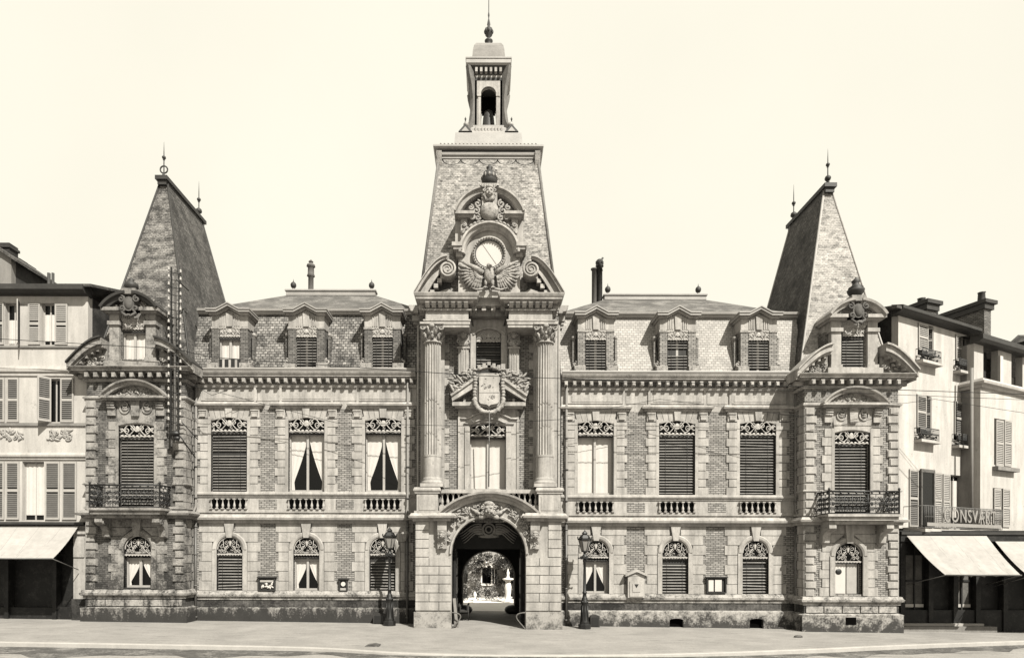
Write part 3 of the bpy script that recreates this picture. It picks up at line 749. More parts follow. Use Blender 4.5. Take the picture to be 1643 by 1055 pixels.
    r = MB()
    for i in range(4):
        r.tube([lv[0][i], lv[1][i], lv[2][i]], .05, zinc if not L else lead, 6)
    r.box(cxr - .28, cxr + .28, ya - .28, yr + .28, zr - .04, zr + .14, lead); r.box(cxr - .2, cxr + .2, ya - .2, yr + .2, zr - .25, zr - .04, lead)
    for i in range(16):
        yy = ya - .1 + i * (yr - ya + .2) / 15; r.lathe(cxr, yy, [(.03, zr + .14), (.05, zr + .2), (.01, zr + .3)], lead, 5)
    r.build('ridge_crest', ro)
    finial(ro, cxr, ya, zr + .1, 1.75, [(.16 if L else .22, .14), (.58, .09)] if not L else [(.58, .09)])
    if L:
        q = MB(); q.tube([(cxr + .17 * cos(a), ya, zr + .55 + .17 * sin(a)) for a in [i * pi / 8 for i in range(17)]], .035, lead, 6); q.build('finial_ring', ro)
    finial(ro, cxr2, yr, zr + .1, 2.0, [(.22, .16), (.52, .10)])
    # side lucarne with pale strip low on the inner slope
    q = MB(); s = s_in
    xs = cxr + s * (tw + (abs(inn - cxr) - tw) * .80); zz = ze + (zr - ze) * .19; yy = 5.4 if L else 4.9
    q.prism([(xs - s * .2, zz), (xs + s * .75, zz), (xs + s * .5, zz + 1.1), (xs - s * .1, zz + 1.9)], yy, yy + .5, zinc); q.build('lucarne', ro)
    # windows
    o = window(hall, uc - uw, uc + uw, z(820), zspu, .12, YF + .25, 'blind', 'val', .48)
    o = window(hall, gc - gw, gc + gw, zg0, zgs, gw, YF + .22, 'curtains' if L else 'blank', 'fan', .25)
    if not L:   # pale boarded door leaf
        dd = MB(); dd.box(gc - gw + .06, gc - .03, YF + .16, YF + .22, zg0 + .03, zgs - .35, curt); dd.box(gc + .02, gc + gw * .78, YF + .16, YF + .22, zg0 + .03, zgs - .35, paintw)
        dd.box(gc - gw, gc + gw, YF + .14, YF + .24, zgs - .35, zgs - .22, slatd); dd.ball((gc - gw * .55, YF + .15, (zg0 + zgs) / 2 + .15), (.14, .03, .13), iron); dd.build('door_panel', o)
    # balcony: slab, brackets, iron railing
    bx0, bx1 = (X(154, YF - .9, 820), X(258, YF - .9, 820)) if L else (X(1334, YF - .9, 835), X(1425, YF - .9, 835))
    bx0 -= 0; bw = 1.46; bc = uc
    bx0, bx1 = bc - bw, bc + bw
    b = MB(); zs1, zs0 = Z(814 + (0 if L else 10), YF - .95, px), Z(822 + (0 if L else 10), YF - .95, px)
    b.box(bx0 - .08, bx1 + .08, YF - .98, YF, zs1 - .1, zs1, stone); b.box(bx0, bx1, YF - .88, YF, zs0 - .05, zs1 - .1, stone); b.box(bx0 + .1, bx1 - .1, YF - .7, YF, zs0 - .2, zs0 - .05, stone)
    bo = b.build('balcony', hall)
    for q in (bx0 + .25, bx1 - .25):
        k = MB(); zt_ = zs0 - .2; prof = [(YF, zt_), (YF - .72, zt_), (YF - .74, zt_ - .18), (YF - .58, zt_ - .3), (YF - .36, zt_ - .34), (YF - .24, zt_ - .5), (YF - .2, zt_ - .78), (YF, zt_ - .86)]
        k.slopebox(q - .15, q + .15, prof, stone); 
        for sx in (-.155, .155): k.T = Matrix.Translation((q + sx, YF - .55, zt_ - .18)) @ Matrix.Rotation(pi / 2, 4, 'Z'); k.curl(0, 0, .13, 1.4, 0, 0, .03, stone)
        k.T = None; k.build('bracket', bo)
    rl = MB(); zr0, zr1 = zs1 + .03, zs1 + .95; yf = YF - .90
    segs = [((bx0, YF), (bx0, yf)), ((bx0, yf), (bx1, yf)), ((bx1, yf), (bx1, YF))]
    rr = random.Random(4)
    for (a, b_) in segs:
        Lg = hypot(b_[0] - a[0], b_[1] - a[1]); ux, uy = (b_[0] - a[0]) / Lg, (b_[1] - a[1]) / Lg
        rl.tube([(a[0], a[1], zr1), (b_[0], b_[1], zr1)], .035, iron, 6); rl.tube([(a[0], a[1], zr0), (b_[0], b_[1], zr0)], .025, iron, 5); rl.tube([(a[0], a[1], zr1 - .12), (b_[0], b_[1], zr1 - .12)], .018, iron, 5)
        n = max(2, round(Lg / .32))
        for i in range(n):
            mx = Lg * (i + .5) / n
            rl.T = Matrix.Translation((a[0] + ux * mx, a[1] + uy * mx, 0)) @ Matrix.Rotation(atan2(uy, ux), 4, 'Z')
            hh = (zr0 + zr1 - .12) / 2
            for s in (-1, 1):
                rl.curl(s * .075, hh + .2, .085, 1.5, 90, 0, .017, iron, s); rl.curl(s * .075, hh - .2, .085, 1.5, -90, 0, .017, iron, -s)
                rl.curl(s * .09, hh, .07, 1.3, 0 if s > 0 else 180, 0, .016, iron, s)
                rl.tube([(s * .16, 0, zr0), (s * .16, 0, zr1 - .12)], .014, iron, 4)
            rl.ball((0, 0, hh), (.05, .02, .1), iron); rl.ball((0, 0, zr1 - .06), .045, iron, 6, 4)
            rl.T = None
    for q in ((bx0, yf), (bx1, yf)): rl.lathe(q[0], q[1], [(.04, zr0 - .05), (.04, zr1 + .05), (.06, zr1 + .09), (.02, zr1 + .16)], iron, 6)
    rl.build('railing', bo)
pavilion(-1); pavilion(1)
# ---------------------------------------------------------------- central tower
passm = M('passage masonry', .07, .3, 2, dirt_shade=(2, .6, .02))
woodd = M('dark oak gate', .035, .3, 3)
def tower():
    Yp, Yw, Yc, Ye = -1.5, -.5, -1.15, -1.62
    z = lambda py, Y: Z(py, Y)
    xp0, xp1 = X(667, Yp, 900), X(900, Yp, 900)
    R = X(843.7, Yp, 900); R = 1.57; zs = z(888, Yp)
    zi = z(836, Yp)      # top of rusticated piers
    # --- ground storey
    w = MB()
    wall(w, xp0 + .01, xp1 - .01, -.6, zi + .35, Yp, Yp + .55, [(-R, R, -.6, zs, R)], stone)
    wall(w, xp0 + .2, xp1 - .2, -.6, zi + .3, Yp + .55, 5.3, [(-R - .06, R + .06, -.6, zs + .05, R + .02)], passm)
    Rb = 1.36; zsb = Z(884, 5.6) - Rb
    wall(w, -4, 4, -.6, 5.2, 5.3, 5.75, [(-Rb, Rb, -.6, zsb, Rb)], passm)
    w.ring(0, zsb, [(Rb, 5.75), (Rb, 5.28), (Rb + .06, 5.28), (Rb + .06, 5.75)], 0, 180, stone, 20)
    for s in (-1, 1): w.box(s * (Rb - .01), s * (Rb + .05), 5.27, 5.76, -.1, zsb, stone)
    # rusticated courses
    zb = z(979, Yp); n = 10; h = (zi - zb) / n
    for (a, b, s) in ((xp0, -R, -1), (R, xp1, 1)):
        for i in range(n):
            za, zc = zb + i * h + .016, zb + (i + 1) * h - .016
            ins = R + .012
            if zc > zs: ins = max(ins, R + .012)
            lo, hi = (a, -ins) if s < 0 else (ins, b)
            if i >= 6: lo, hi = (a, -R - .95 + .0) if s < 0 else (R + .95, b)
            f = .38 if i % 2 else .66
            m_ = lo + (hi - lo) * f
            if i >= 6 or i % 3 == 2 and False: w.box(lo, hi, Yp - .05, Yp, za, zc, stone)
            else: w.box(lo, m_ - .012, Yp - .05, Yp, za, zc, stone); w.box(m_ + .012, hi, Yp - .05, Yp, za, zc, stone)
        w.box(a - .06 if s < 0 else b + .06, -R - .004 if s < 0 else R + .004, Yp - .12, Yp, -.6, z(981, Yp), M('worn base stone', .42, .15, 1.6, dirt_shade=(2.2, .60, .10, -.2, .7, .1)))
        # side returns
        q = a if s < 0 else b
        for i in range(n): w.box(q, q + s * .03, Yp + .02, -.05, zb + i * h + .016, zb + (i + 1) * h - .016, stone_d)
        # carved consoles by the arch
        xa_, xb_ = (X(703, Yp), X(717.5, Yp)) if s < 0 else (X(851, Yp), X(865.5, Yp))
        w.slopebox(xa_, xb_, [(Yp, zi), (Yp - .30, zi), (Yp - .30, z(850, Yp)), (Yp - .2, z(860, Yp)), (Yp - .14, z(880, Yp)), (Yp, z(880, Yp))], stone)
        head(w, (xa_ + xb_) / 2, Yp - .26, z(859, Yp), .34, stone_c)
        carve(w, lambda q, zz: True, xa_ + .04, xb_ - .04, z(879, Yp), z(868, Yp), Yp - .17, stone_c, 14, .05, 8)
        # crown moulding on piers
        A, B = (X(657, Yp - .2, 825), X(722, Yp - .2, 825)) if s < 0 else (X(846, Yp - .2, 825), X(908, Yp - .2, 825))
        pa, pb = (a, -R - .05) if s < 0 else (R + .05, b)
        w.sweep(string_prof(zi, z(822.5, Yp), .30), [(pa, -.0), (pa, Yp), (pb, Yp), (pb, Yp + .3)], stone)
        w.sweep(string_prof(zi, z(822.5, Yp), .30), [(xa_ - .04, Yp), (xa_ - .04, Yp - .28), (xb_ + .04, Yp - .28), (xb_ + .04, Yp)], stone)
    w.build('gate_storey', hall)
    # archivolt with garlands and mask
    g = MB()
    g.ring(0, zs, [(R, Yp + .3), (R, Yp - .07), (R + .07, Yp - .09), (R + .10, Yp - .04), (R + .1, Yp)], 0, 180, stone, 32)
    zt = z(788, Yp - .3)             # top of segmental hood
    hwid = X(867, Yp - .3); zh = z(822.5, Yp - .3); rs = zt - zh; Rh = (hwid ** 2 + rs ** 2) / (2 * rs); czh = zt - Rh; ang = math.degrees(math.asin(hwid / Rh))
    g.ring(0, czh, [(Rh, Yp + .2), (Rh, Yp - .48), (Rh - .08, Yp - .46), (Rh - .13, Yp - .32), (Rh - .2, Yp - .30), (Rh - .25, Yp - .2), (Rh - .36, Yp - .16), (Rh - .36, Yp + .2)], 90 - ang, 90 + ang, stone, 32)
    out = arc(-hwid + .15, hwid - .15, zh, rs - .12, 24)
    inn = [(R * cos(a), zs + R * sin(a)) for a in [pi * i / 24 for i in range(25)]]
    lowc = [p for p in inn if p[1] > zi - .0]
    g.prism(out + [(hwid - .15, zi)] + [(lowc[0][0], zi)] + lowc + [(lowc[-1][0], zi), (-hwid + .15, zi)], Yp - .015, Yp + .5, stone)
    def band(q, zz):
        r = hypot(q, zz - zs); ro = hypot(q, zz - czh)
        return r > R + .16 and ro < Rh - .46 and abs(q) > .3
    carve(g, band, -hwid, hwid, z(872, Yp), zt, Yp - .04, stone_c, 150, .085, 11, .09)
    head(g, 0, Yp - .26, z(818, Yp), .62, stone_c)
    for s in (-1, 1):
        g.tube([(s * .2, Yp - .2, z(826, Yp)), (s * .5, Yp - .15, z(822, Yp)), (s * .75, Yp - .12, z(815, Yp))], [.1, .09, .03], stone_c)
        g.ball((s * .25, Yp - .22, z(828, Yp)), (.22, .1, .12), stone_c, 8, 5, s * 30)
    g.build('archivolt', hall)
    # gate inside: carved tympanum board and open leaves
    t = MB(); Yt = -.35; zt_ = z(862, Yt)
    t.prism([(-R, zt_ - .5)] + [(R, zt_ - .5)] + [(R * cos(a), zs + R * sin(a) - .02) for a in [pi * i / 20 for i in range(21)] if zs + R * sin(a) > zt_ - .5], Yt, Yt + .12, woodd)
    zc = z(849, Yt)
    lightw = M('pale painted ornament', .30, .15, 4)
    t.ring(0, zc, [(.30, Yt - .02), (.30, Yt - .09), (.22, Yt - .09), (.22, Yt - .02)], 0, 360, lightw, 24); t.ring(0, zc, [(.17, Yt - .02), (.17, Yt - .07), (.1, Yt - .07), (.1, Yt - .02)], 0, 360, lightw, 16)
    for s in (-1, 1):
        for k in range(5):
            a0 = .30; pts = [(s * (a0 + u * (1.0 - .05 * k)), Yt - .05, zc + .22 - .10 * k - .35 * u ** 1.4 + .08 * sin(u * 5)) for u in [i / 8 for i in range(9)]]
            t.tube(pts, [.045 - .03 * i / 8 for i in range(9)], lightw, 6)
        t.ball((s * .42, Yt - .03, zc - .08), (.28, .04, .17), lightw, 8, 5)
        t.ball((s * .65, Yt - .03, zc + .0), (.3, .03, .12), lightw, 8, 5, s * 15)
    t.ball((0, Yt - .04, zc - .3), (.5, .05, .08), lightw)
    t.build('tympanum_board', hall)
    for s in (-1, 1):
        q = MB(); q.box(s * (R - .02), s * (R - .12), -.2, 1.2, .03, z(880, 0) - .1, woodd)
        for zz in (.35, 1.35, 2.2): q.box(s * (R - .12), s * (R - .15), -.1, 1.1, zz, zz + .75, lead)
        q.build('gate_leaf', hall)
    # --- pedestals
    for s in (-1, 1):
        p = MB(); a, b = (X(667, Yc - .4, 800), X(704, Yc - .4, 800)) if s < 0 else (X(863, Yc - .4, 800), X(901, Yc - .4, 800))
        y0 = Yc - .45
        p.box(a + .04, b - .04, y0 + .04, -.3, zi + .3, z(790, y0), stone)
        p.box(a + .14, b - .14, y0 + .015, y0 + .05, z(818, y0), z(795, y0), stone)
        p.sweep(string_prof(z(791, y0), z(781, y0), .10), [(a, -.3), (a, y0 + .04), (b, y0 + .04), (b, -.3)], stone)
        p.sweep(rect_prof(z(824, y0), z(819, y0), .06), [(a, -.3), (a, y0 + .04), (b, y0 + .04), (b, -.3)], stone)
        p.build('pedestal', hall)
    # balustrade behind the hood
    p = MB(); yb = -1.2; a, b = X(705, yb, 800), X(864, yb, 800)
    p.box(a, b, yb - .12, yb + .12, z(791, yb), z(785, yb), stone); p.box(a, b, yb - .12, yb + .12, zi + .3, z(811, yb), stone); p.box(a + .05, b - .05, yb + .1, yb + .14, z(811, yb), z(791, yb), void)
    n = 17
    for i in range(n + 1): baluster(p, a + .12 + (b - a - .24) * i / n, yb, z(811, yb), z(791, yb), .075, stone)
    p.box(xp0 + .1, xp1 - .1, Yp + .1, -.2, zi + .28, zi + .33, stone)
    p.build('balustrade', hall)
    # --- upper wall with two openings
    w = MB(); xa, xb = X(671, Yw), X(896, Yw)
    dw0, dw1 = X(754, Yw), X(812, Yw); uw0, uw1 = X(763.5, Yw, 560), X(804, Yw, 560)
    ztop = z(474, -1.2)
    zm = z(625, Yw)
    wall(w, xa, xb, zi, zm, Yw, Yw + .4, [(dw0, dw1, z(788, Yw), z(684, Yw), .18)], brick)
    wall(w, xa, xb, zm, ztop, Yw, Yw + .4, [(uw0, uw1, z(600, Yw), z(536, Yw), .2)], brick)
    for s, q in ((-1, xa), (1, xb)):
        w.box(q, q - s * .35, Yw + .4, 5.0, zi, ztop, brick)
        w.box(q - s * .02, q + s * .06, Yw - .06, Yw + .5, zi, z(522, Yw), stone)
    # pilasters behind columns, stone surround of openings
    for s in (-1, 1):
        cc = X(693.5, Yw) if s < 0 else X(873.5, Yw)
        cc = s * (abs(X(693.5, Yw)) + X(873.5, Yw)) / 2
        w.box(cc - .52, cc + .52, Yw - .18, Yw, zi, z(522, Yw), stone)
        # quoin stubs beside brick strips
        for j in range(18):
            zz = z(782, Yw) + j * .74
            if zz < z(535, Yw): w.box(cc - s * .52, cc - s * .72, Yw - .03, Yw, zz, zz + .36, stone)
        e = dw0 if s < 0 else dw1; o = X(735, Yw) if s < 0 else X(832.5, Yw)
        w.box(e, o, Yw - .06, Yw, zi, z(664, Yw), stone); w.box(e, e + s * .22, Yw - .12, Yw - .06, zi, z(684, Yw), stone)
        w.box(o, o - s * .1, Yw - .10, Yw - .06, zi, z(660, Yw), stone)
        e = uw0 if s < 0 else uw1; o = X(755, Yw, 560) if s < 0 else X(814, Yw, 560)
        w.box(e, o, Yw - .08, Yw, z(602, Yw), z(524, Yw), stone)
    pts = arc(dw0, dw1, z(684, Yw), .18)
    w.prism(pts + [(X(812, Yw) + .1, z(652, Yw)), (X(754, Yw) - .1, z(652, Yw))], Yw - .07, Yw, stone)
    w.prism([(dw0 - .5, z(664, Yw)), (dw0 - .5, z(652, Yw)), (dw1 + .5, z(652, Yw)), (dw1 + .5, z(664, Yw))], Yw - .062, Yw, stone)
    for s in (-1, 1): w.tube([(s * 1.25, Yw - .1, z(672, Yw)), (s * .95, Yw - .1, z(672, Yw)), (s * .5, Yw - .12, z(664, Yw)), (0, Yw - .12, z(662, Yw))], .05, stone, 6); w.tube([(s * 1.1, Yw - .1, z(680, Yw)), (s * .75, Yw - .1, z(680, Yw)), (s * .4, Yw - .12, z(674, Yw)), (0, Yw - .12, z(672, Yw))], .035, stone, 6)
    pts = arc(uw0, uw1, z(536, Yw), .2)
    w.prism(pts + [(uw1 + .25, z(500, Yw)), (uw0 - .25, z(500, Yw))], Yw - .082, Yw, stone)
    w.ring(0, z(536, Yw) + .2 - 1.0, [(1.0, Yw - .08), (1.0, Yw - .13), (1.07, Yw - .13), (1.07, Yw - .08)], 48, 132, stone, 12)
    w.build('tower_wall', hall)
    window(hall, dw0, dw1, z(786, Yw), z(684, Yw), .18, Yw + .25, 'drawn', 'val', .42)
    o = window(hall, uw0, uw1, z(600, Yw), z(536, Yw), .2, Yw + .25, 'blind', 'val', .34, step=.11)
    # caryatid pilasters
    for s in (-1, 1):
        k = MB(); a, b = (X(734, Yw - .3, 560), X(753, Yw - .3, 560)) if s < 0 else (X(815.5, Yw - .3, 560), X(834, Yw - .3, 560))
        c = (a + b) / 2; y0 = Yw - .32; zt, zb_ = z(523, y0), z(600, y0)
        k.box(a + .03, b - .03, y0, Yw, zb_, z(556, y0), stone); k.box(a - .02, b + .02, y0 - .06, Yw, zt - .12, zt, stone); k.box(a, b, y0 + .05, Yw, z(545, y0), zt - .1, stone)
        for j in range(4): k.box(a + .06 + j * .1, a + .09 + j * .1, y0 - .03, y0, zb_, z(556, y0), stone)
        k.ball((c, y0 + .02, z(551, y0)), (.25, .14, .18), stone_c); head(k, c, y0 - .08, z(536, y0), .42, stone_c)
        k.curl(a + .05, z(548, y0), .1, 1.2, 0, y0 - .02, .035, stone_c); k.curl(b - .05, z(548, y0), .1, 1.2, 180, y0 - .02, .035, stone_c)
        k.box(a - .02, b + .02, y0 - .05, Yw, z(559, y0), z(556.5, y0), stone)
        k.build('caryatid', hall)
    # columns
    for s in (-1, 1):
        k = MB(); c = s * (abs(X(693.5, Yc)) + X(873.5, Yc)) / 2 - .01
        zb_, zt = z(782, Yc), z(523, Yc); zn = z(553, Yc)
        k.box(c - .48, c + .48, Yc - .48, Yc + .48, zb_, zb_ + .14, stone)
        k.lathe(c, Yc, [(.46, zb_ + .14), (.48, zb_ + .19), (.46, zb_ + .25), (.40, zb_ + .28), (.43, zb_ + .33), (.40, zb_ + .38), (.385, zb_ + .42)], stone, 24)
        zf = z(700, Yc)    # lower third plain, drum bands, then flutes
        k.lathe(c, Yc, [(.385, zb_ + .42), (.385, zf - .9)], stone, 24)
        k.lathe(c, Yc, [(.40, zf - .9), (.40, zf - .82)], stone, 24)
        NF = 20; vs = []; lv = []
        for (zz, r) in ((zf - .82, .385), (zf + 1.5, .375), (zn, .345)):
            for i in range(NF * 4):
                a = 2 * pi * i / (NF * 4); q = r - (.0, .05, .065, .05)[i % 4]
                vs.append((c + q * cos(a), Yc + q * sin(a), zz))
        m4 = NF * 4
        k.add(vs, [(l * m4 + i, l * m4 + (i + 1) % m4, (l + 1) * m4 + (i + 1) % m4, (l + 1) * m4 + i) for l in range(2) for i in range(m4)], stone)
        k.lathe(c, Yc, [(.34, zn), (.385, zn + .02), (.385, zn + .07), (.35, zn + .1)], stone, 24)
        k.lathe(c, Yc, [(.33, zn + .1), (.34, zn + .3), (.38, zn + .5), (.46, zt - .12)], stone, 20)
        for row, (nn, zz, rr, hh) in enumerate(((8, zn + .12, .36, .26), (8, zn + .32, .38, .28))):
            for i in range(nn):
                a = 2 * pi * (i + .5 * row) / nn
                k.tube([(c + (rr) * cos(a), Yc + rr * sin(a), zz), (c + (rr + .03) * cos(a), Yc + (rr + .03) * sin(a), zz + hh * .7), (c + (rr + .13) * cos(a), Yc + (rr + .13) * sin(a), zz + hh), (c + (rr + .15) * cos(a), Yc + (rr + .15) * sin(a), zz + hh * .82)], [.085, .085, .05, .02], stone_c, 5)
        for qx, qy in ((-1, -1), (1, -1), (1, 1), (-1, 1)):
            k.T = Matrix.Translation((c + qx * .40, Yc + qy * .40, 0)); k.curl(0, zt - .2, .13, 1.4, 90, 0, .045, stone_c, qx); k.T = None
        k.ball((c, Yc - .48, zt - .14), (.12, .07, .1), stone_c)
        k.box(c - .50, c + .50, Yc - .50, Yc + .50, zt - .08, zt, stone)
        k.build('column', hall)
    # entablature: two projecting blocks + recessed middle
    e = MB(); z1_, z2_, z3_, z4_, z5_ = z(524, Ye), z(512, Ye), z(496, Ye), z(487, Ye), z(474, Ye)
    for s in (-1, 1):
        a, b = (X(681, Ye, 510), X(753, Ye, 510)) if s < 0 else (X(815, Ye, 510), X(888, Ye, 510))
        e.box(a, b, Ye + .06, Yw, z1_, z2_, stone); e.box(a - .03, b + .03, Ye + .03, Yw, z1_ + .12, z2_, stone); e.box(a - .06, b + .06, Ye, Yw, z2_ - .06, z2_, stone)
        e.box(a + .04, b - .04, Ye + .08, Yw, z2_, z4_, stone)
        pth = [(a, Yw), (a, Ye + .06), (b, Ye + .06), (b, Yw)]
        e.sweep(cornice_prof(z4_, z5_, .42), pth, stone); e.sweep([(0, z3_ - .05), (.08, z3_ - .05), (.10, z3_), (0, z3_)], pth, stone)
        n = 7
        for i in range(n):
            u = a + (i + .5) * (b - a) / n; e.slopebox(u - .085, u + .085, [(Ye + .1, z3_ + .02), (Ye - .08, z3_ + .05), (Ye - .22, z4_ - .04), (Ye - .24, z4_ + .005), (Ye + .1, z4_ + .005)], stone)
        q = a if s < 0 else b
        for i in range(3): e.box(q, q + s * .26, Ye + .15 + i * .3, Ye + .3 + i * .3, z3_ + .03, z4_ + .005, stone)
    m0, m1 = X(754, -1.0, 510), X(814, -1.0, 510); Ym = -1.0
    e.box(m0, m1, Ym, Yw, z(507, Ym), z(496, Ym), stone_d); e.box(m0, m1, Ym + .05, Yw, z(496, Ym), z(478, Ym), stone)
    e.sweep(cornice_prof(z(491, Ym), z(482, Ym), .40), [(m0, Ym), (m1, Ym)], stone)
    for i in range(4):
        u = m0 + (i + .5) * (m1 - m0) / 4; e.box(u - .09, u + .09, Ym - .24, Ym + .06, z(501, Ym), z(491, Ym) + .005, stone)
    e.box(X(765, Ye), X(802, Ye), Ym - .52, Ym + .1, z(485, Ym), z(473, Ym), stone)
    e.box(xa, xb, Yw, 5, ztop - .25, z5_ - .012, stone); e.box(X(681, Ye), X(888, Ye), Ye + .3, Yw, z5_ - .3, z5_ - .006, stone)
    for s, q in ((-1, xa), (1, xb)):
        e.sweep(cornice_prof(z4_, z5_, .42), [(q, 4.9), (q, Yw - .1)] if s < 0 else [(q, Yw - .1), (q, 4.9)], stone)
        for i in range(5): e.box(q, q + s * .3, Yw + .2 + i * .45, Yw + .4 + i * .45, z3_, z4_, stone)
    e.build('entablature', hall)
    # cartouche
    k = MB(); Yk = Yw - .25; zb_ = z(652, Yk); zt_ = z(646, Yk)
    for s in (-1, 1):
        x0, x1 = s * .45, s * X(843, Yk)
        k.box(x0, x1, Yk - .18, Yw, zb_, zt_, stone); k.box(x0, x1 - s * .1, Yk - .08, Yw, zb_ - .08, zb_, stone)
        k.prism([(x1, zt_ + .02), (x1 + s * .03, zt_ + .22), (s * .55, zt_ + 1.0), (s * .4, zt_ + .74)], Yk - .22, Yw, stone)
        k.prism([(x1 + s * .03, zt_ + .22), (x1 + s * .08, zt_ + .3), (s * .55, zt_ + 1.10), (s * .5, zt_ + 1.0)], Yk - .30, Yw, stone)
        k.box(s * 1.02, s * 1.12, Yk + .02, Yw - .0, zt_, zt_ + .2, stone)
        # mantling: leaves, flags and palms either side of the shield
        R_ = random.Random(5)
        for i in range(62):
            u = R_.random(); a = s * (.55 + u * 1.12); zz = z(640, Yk) + R_.uniform(.1, 1.25) * (1 - .25 * u) + .0
            if zz < zt_ + .3 + (1.6 - abs(a)) * .6: zz = zt_ + .35 + (1.6 - abs(a)) * .6 + R_.random() * .4
            k.ball((a, Yk - .05 - .22 * R_.random(), zz), (.24 * R_.uniform(.6, 1.2), .09, .055), stone_c, 7, 4, -s * R_.uniform(-20, 75))
        for i in range(6): k.curl(s * (.62 + i * .17), z(606 + 4 * i, Yk) - .1 * (i % 2), .13, 1.2, 60 * i, Yk - .2, .045, stone_c, s)
    hw = X(799.5, Yk - .3, 625) + .0; hw = .425; zt2, zb2 = z(601, Yk - .3), z(648, Yk - .3)
    sh = [(-hw, zt2), (hw, zt2), (hw, zb2 + .1), (hw * .85, zb2 + .02), (.08, zb2 - .03), (0, zb2 - .1), (-.08, zb2 - .03), (-hw * .85, zb2 + .02), (-hw, zb2 + .1)]
    k.prism([(a * 1.22, (b - (zt2 + zb2) / 2) * 1.12 + (zt2 + zb2) / 2) for a, b in sh], Yk - .22, Yw, stone); k.prism(sh, Yk - .34, Yk - .2, stone)
    k.box(-hw, hw, Yk - .35, Yk - .33, z(633, Yk), z(632.3, Yk), stone_d)
    carve(k, lambda q, zz: abs(q) < .3, -.3, .3, z(628, Yk), z(606, Yk), Yk - .34, stone_c, 9, .05, 4, .02)
    carve(k, lambda q, zz: abs(q) < .3, -.25, .25, z(644, Yk), z(637, Yk), Yk - .34, stone_c, 8, .05, 6, .02)
    # wreath
    for i in range(34):
        a = radians(200 + 140 * i / 33 - 0) if False else radians(185 + 170 * i / 33)
        r0 = .62; q = r0 * cos(a); zz = zb2 + .22 + (1.0 * sin(a)) * .60
        k.ball((q, Yk - .32, zz), (.13, .11, .09), stone_c, 7, 5, i * 47)
    for s in (-1, 1):
        for i in range(9): k.ball((s * (.60 + .02 * sin(i)), Yk - .28, zb2 + .25 + i * .13), (.10, .09, .09), stone_c, 6, 5, i * 31)
    # mural crown
    k.ring(0, zt2 - .55, [(.85, Yk - .36), (.85, Yk - .1), (.95, Yk - .1), (.95, Yk - .36)], 62, 118, stone_c, 10)
    for i in range(5):
        q = -.42 + i * .21; k.box(q - .07, q + .07, Yk - .36 + abs(q) * .2, Yk - .1, zt2 + .30 - abs(q) * .25, zt2 + .54 - abs(q) * .25, stone_c)
    k.build('cartouche', hall)
    # flagstaff in front of cartouche
    k = MB(); k.tube([(.0, Yk - .4, z(782, Yk)), (.02, Yk - .55, z(664, Yk))], .025, irong, 6); k.build('flagstaff', hall)

    # --- steep tower roof
    C = -.05
    zb_, zt_ = z5_ - .02, Z(247, -.3); hb = 2.95; ht = 2.17; yf0, yf1 = -1.0, -.25; ymid = 1.95; 
    r = MB(); lv = []
    for t_, h_ in ((0, 0), (1, 1)):
        hh = hb + (ht - hb) * t_; y0 = yf0 + (yf1 - yf0) * t_; y1 = 2 * ymid - y0
        lv.append([(C - hh, y0, zb_ + (zt_ - zb_) * h_), (C + hh, y0, zb_ + (zt_ - zb_) * h_), (C + hh, y1, zb_ + (zt_ - zb_) * h_), (C - hh, y1, zb_ + (zt_ - zb_) * h_)])
    vs = sum(lv, [])
    r.add(vs, [(0, 1, 5, 4), (1, 2, 6, 5), (2, 3, 7, 6), (3, 0, 4, 7), (4, 5, 6, 7), (3, 2, 1, 0)], slate_s)
    ro = r.build('tower_roof', hall)
    r = MB()
    fy = lambda zz: yf0 + (yf1 - yf0) * (zz - zb_) / (zt_ - zb_); fh = lambda zz: hb + (ht - hb) * (zz - zb_) / (zt_ - zb_)
    for i in range(4):
        r.tube([lv[0][i], lv[1][i]], .06, lantm, 8)
    for s in ():
        r.tube([(C + s * (fh(zb_) - .28), fy(zb_) - .01, zb_), (C + s * (fh(zt_) - .28), fy(zt_) - .01, zt_ - .4)], .03, zinc, 5)
    r.build('roof_edging', ro); r = MB()
    zz0 = zt_ - .12; n = 5; wv = (2 * ht - .3) / n
    for i in range(n):
        cx = C - ht + .15 + wv * (i + .5); pts = [(cx + wv / 2 * cos(a), zz0 - .10 - .26 * sin(a)) for a in [pi * j / 10 for j in range(11)]]
        r.prism([(cx + wv / 2, zz0)] + pts + [(cx - wv / 2, zz0)], fy(zz0) - .01, fy(zz0) + .2, zinc)
        for j in range(10):
            pa, pb = pts[j], pts[j + 1]; r.tube([(pa[0], fy(zz0) - .03, pa[1]), (pb[0], fy(zz0) - .03, pb[1])], .018, lead, 4)
    r.build('scalloped_band', ro)
    r = MB(); q = ht + .0; pth = [(C - q, 2 * ymid - yf1), (C - q, yf1), (C + q, yf1), (C + q, 2 * ymid - yf1)]
    zc0, zc1 = Z(246, -.5), Z(230, -.5)
    r.sweep([(0, zc0 - .1), (.06, zc0 - .1), (.06, zc0), (.12, zc0 + .02), (.14, zc0 + .12), (.10, zc0 + .14), (0, zc0 + .14)], pth, zinc)
    r.sweep([(0, zc0 + .14), (.04, zc0 + .14), (.08, zc0 + .26), (0, zc0 + .26)], pth, lead)
    r.sweep([(0, zc0 + .26), (.20, zc0 + .26), (.25, zc0 + .32), (.25, zc1 - .04), (.15, zc1), (0, zc1)], pth, zinc)
    r.box(C - q, C + q, yf1, 2 * ymid - yf1, zt_, zc1 - .03, zinc)
    for s in (-1, 1): r.slopebox(C + s * q - .12, C + s * q + .12, [(yf1 - .02, zc0 - .5), (yf1 - .1, zc0 - .3), (yf1 - .22, zc0 + .15), (yf1, zc0 + .15)], stone_c)
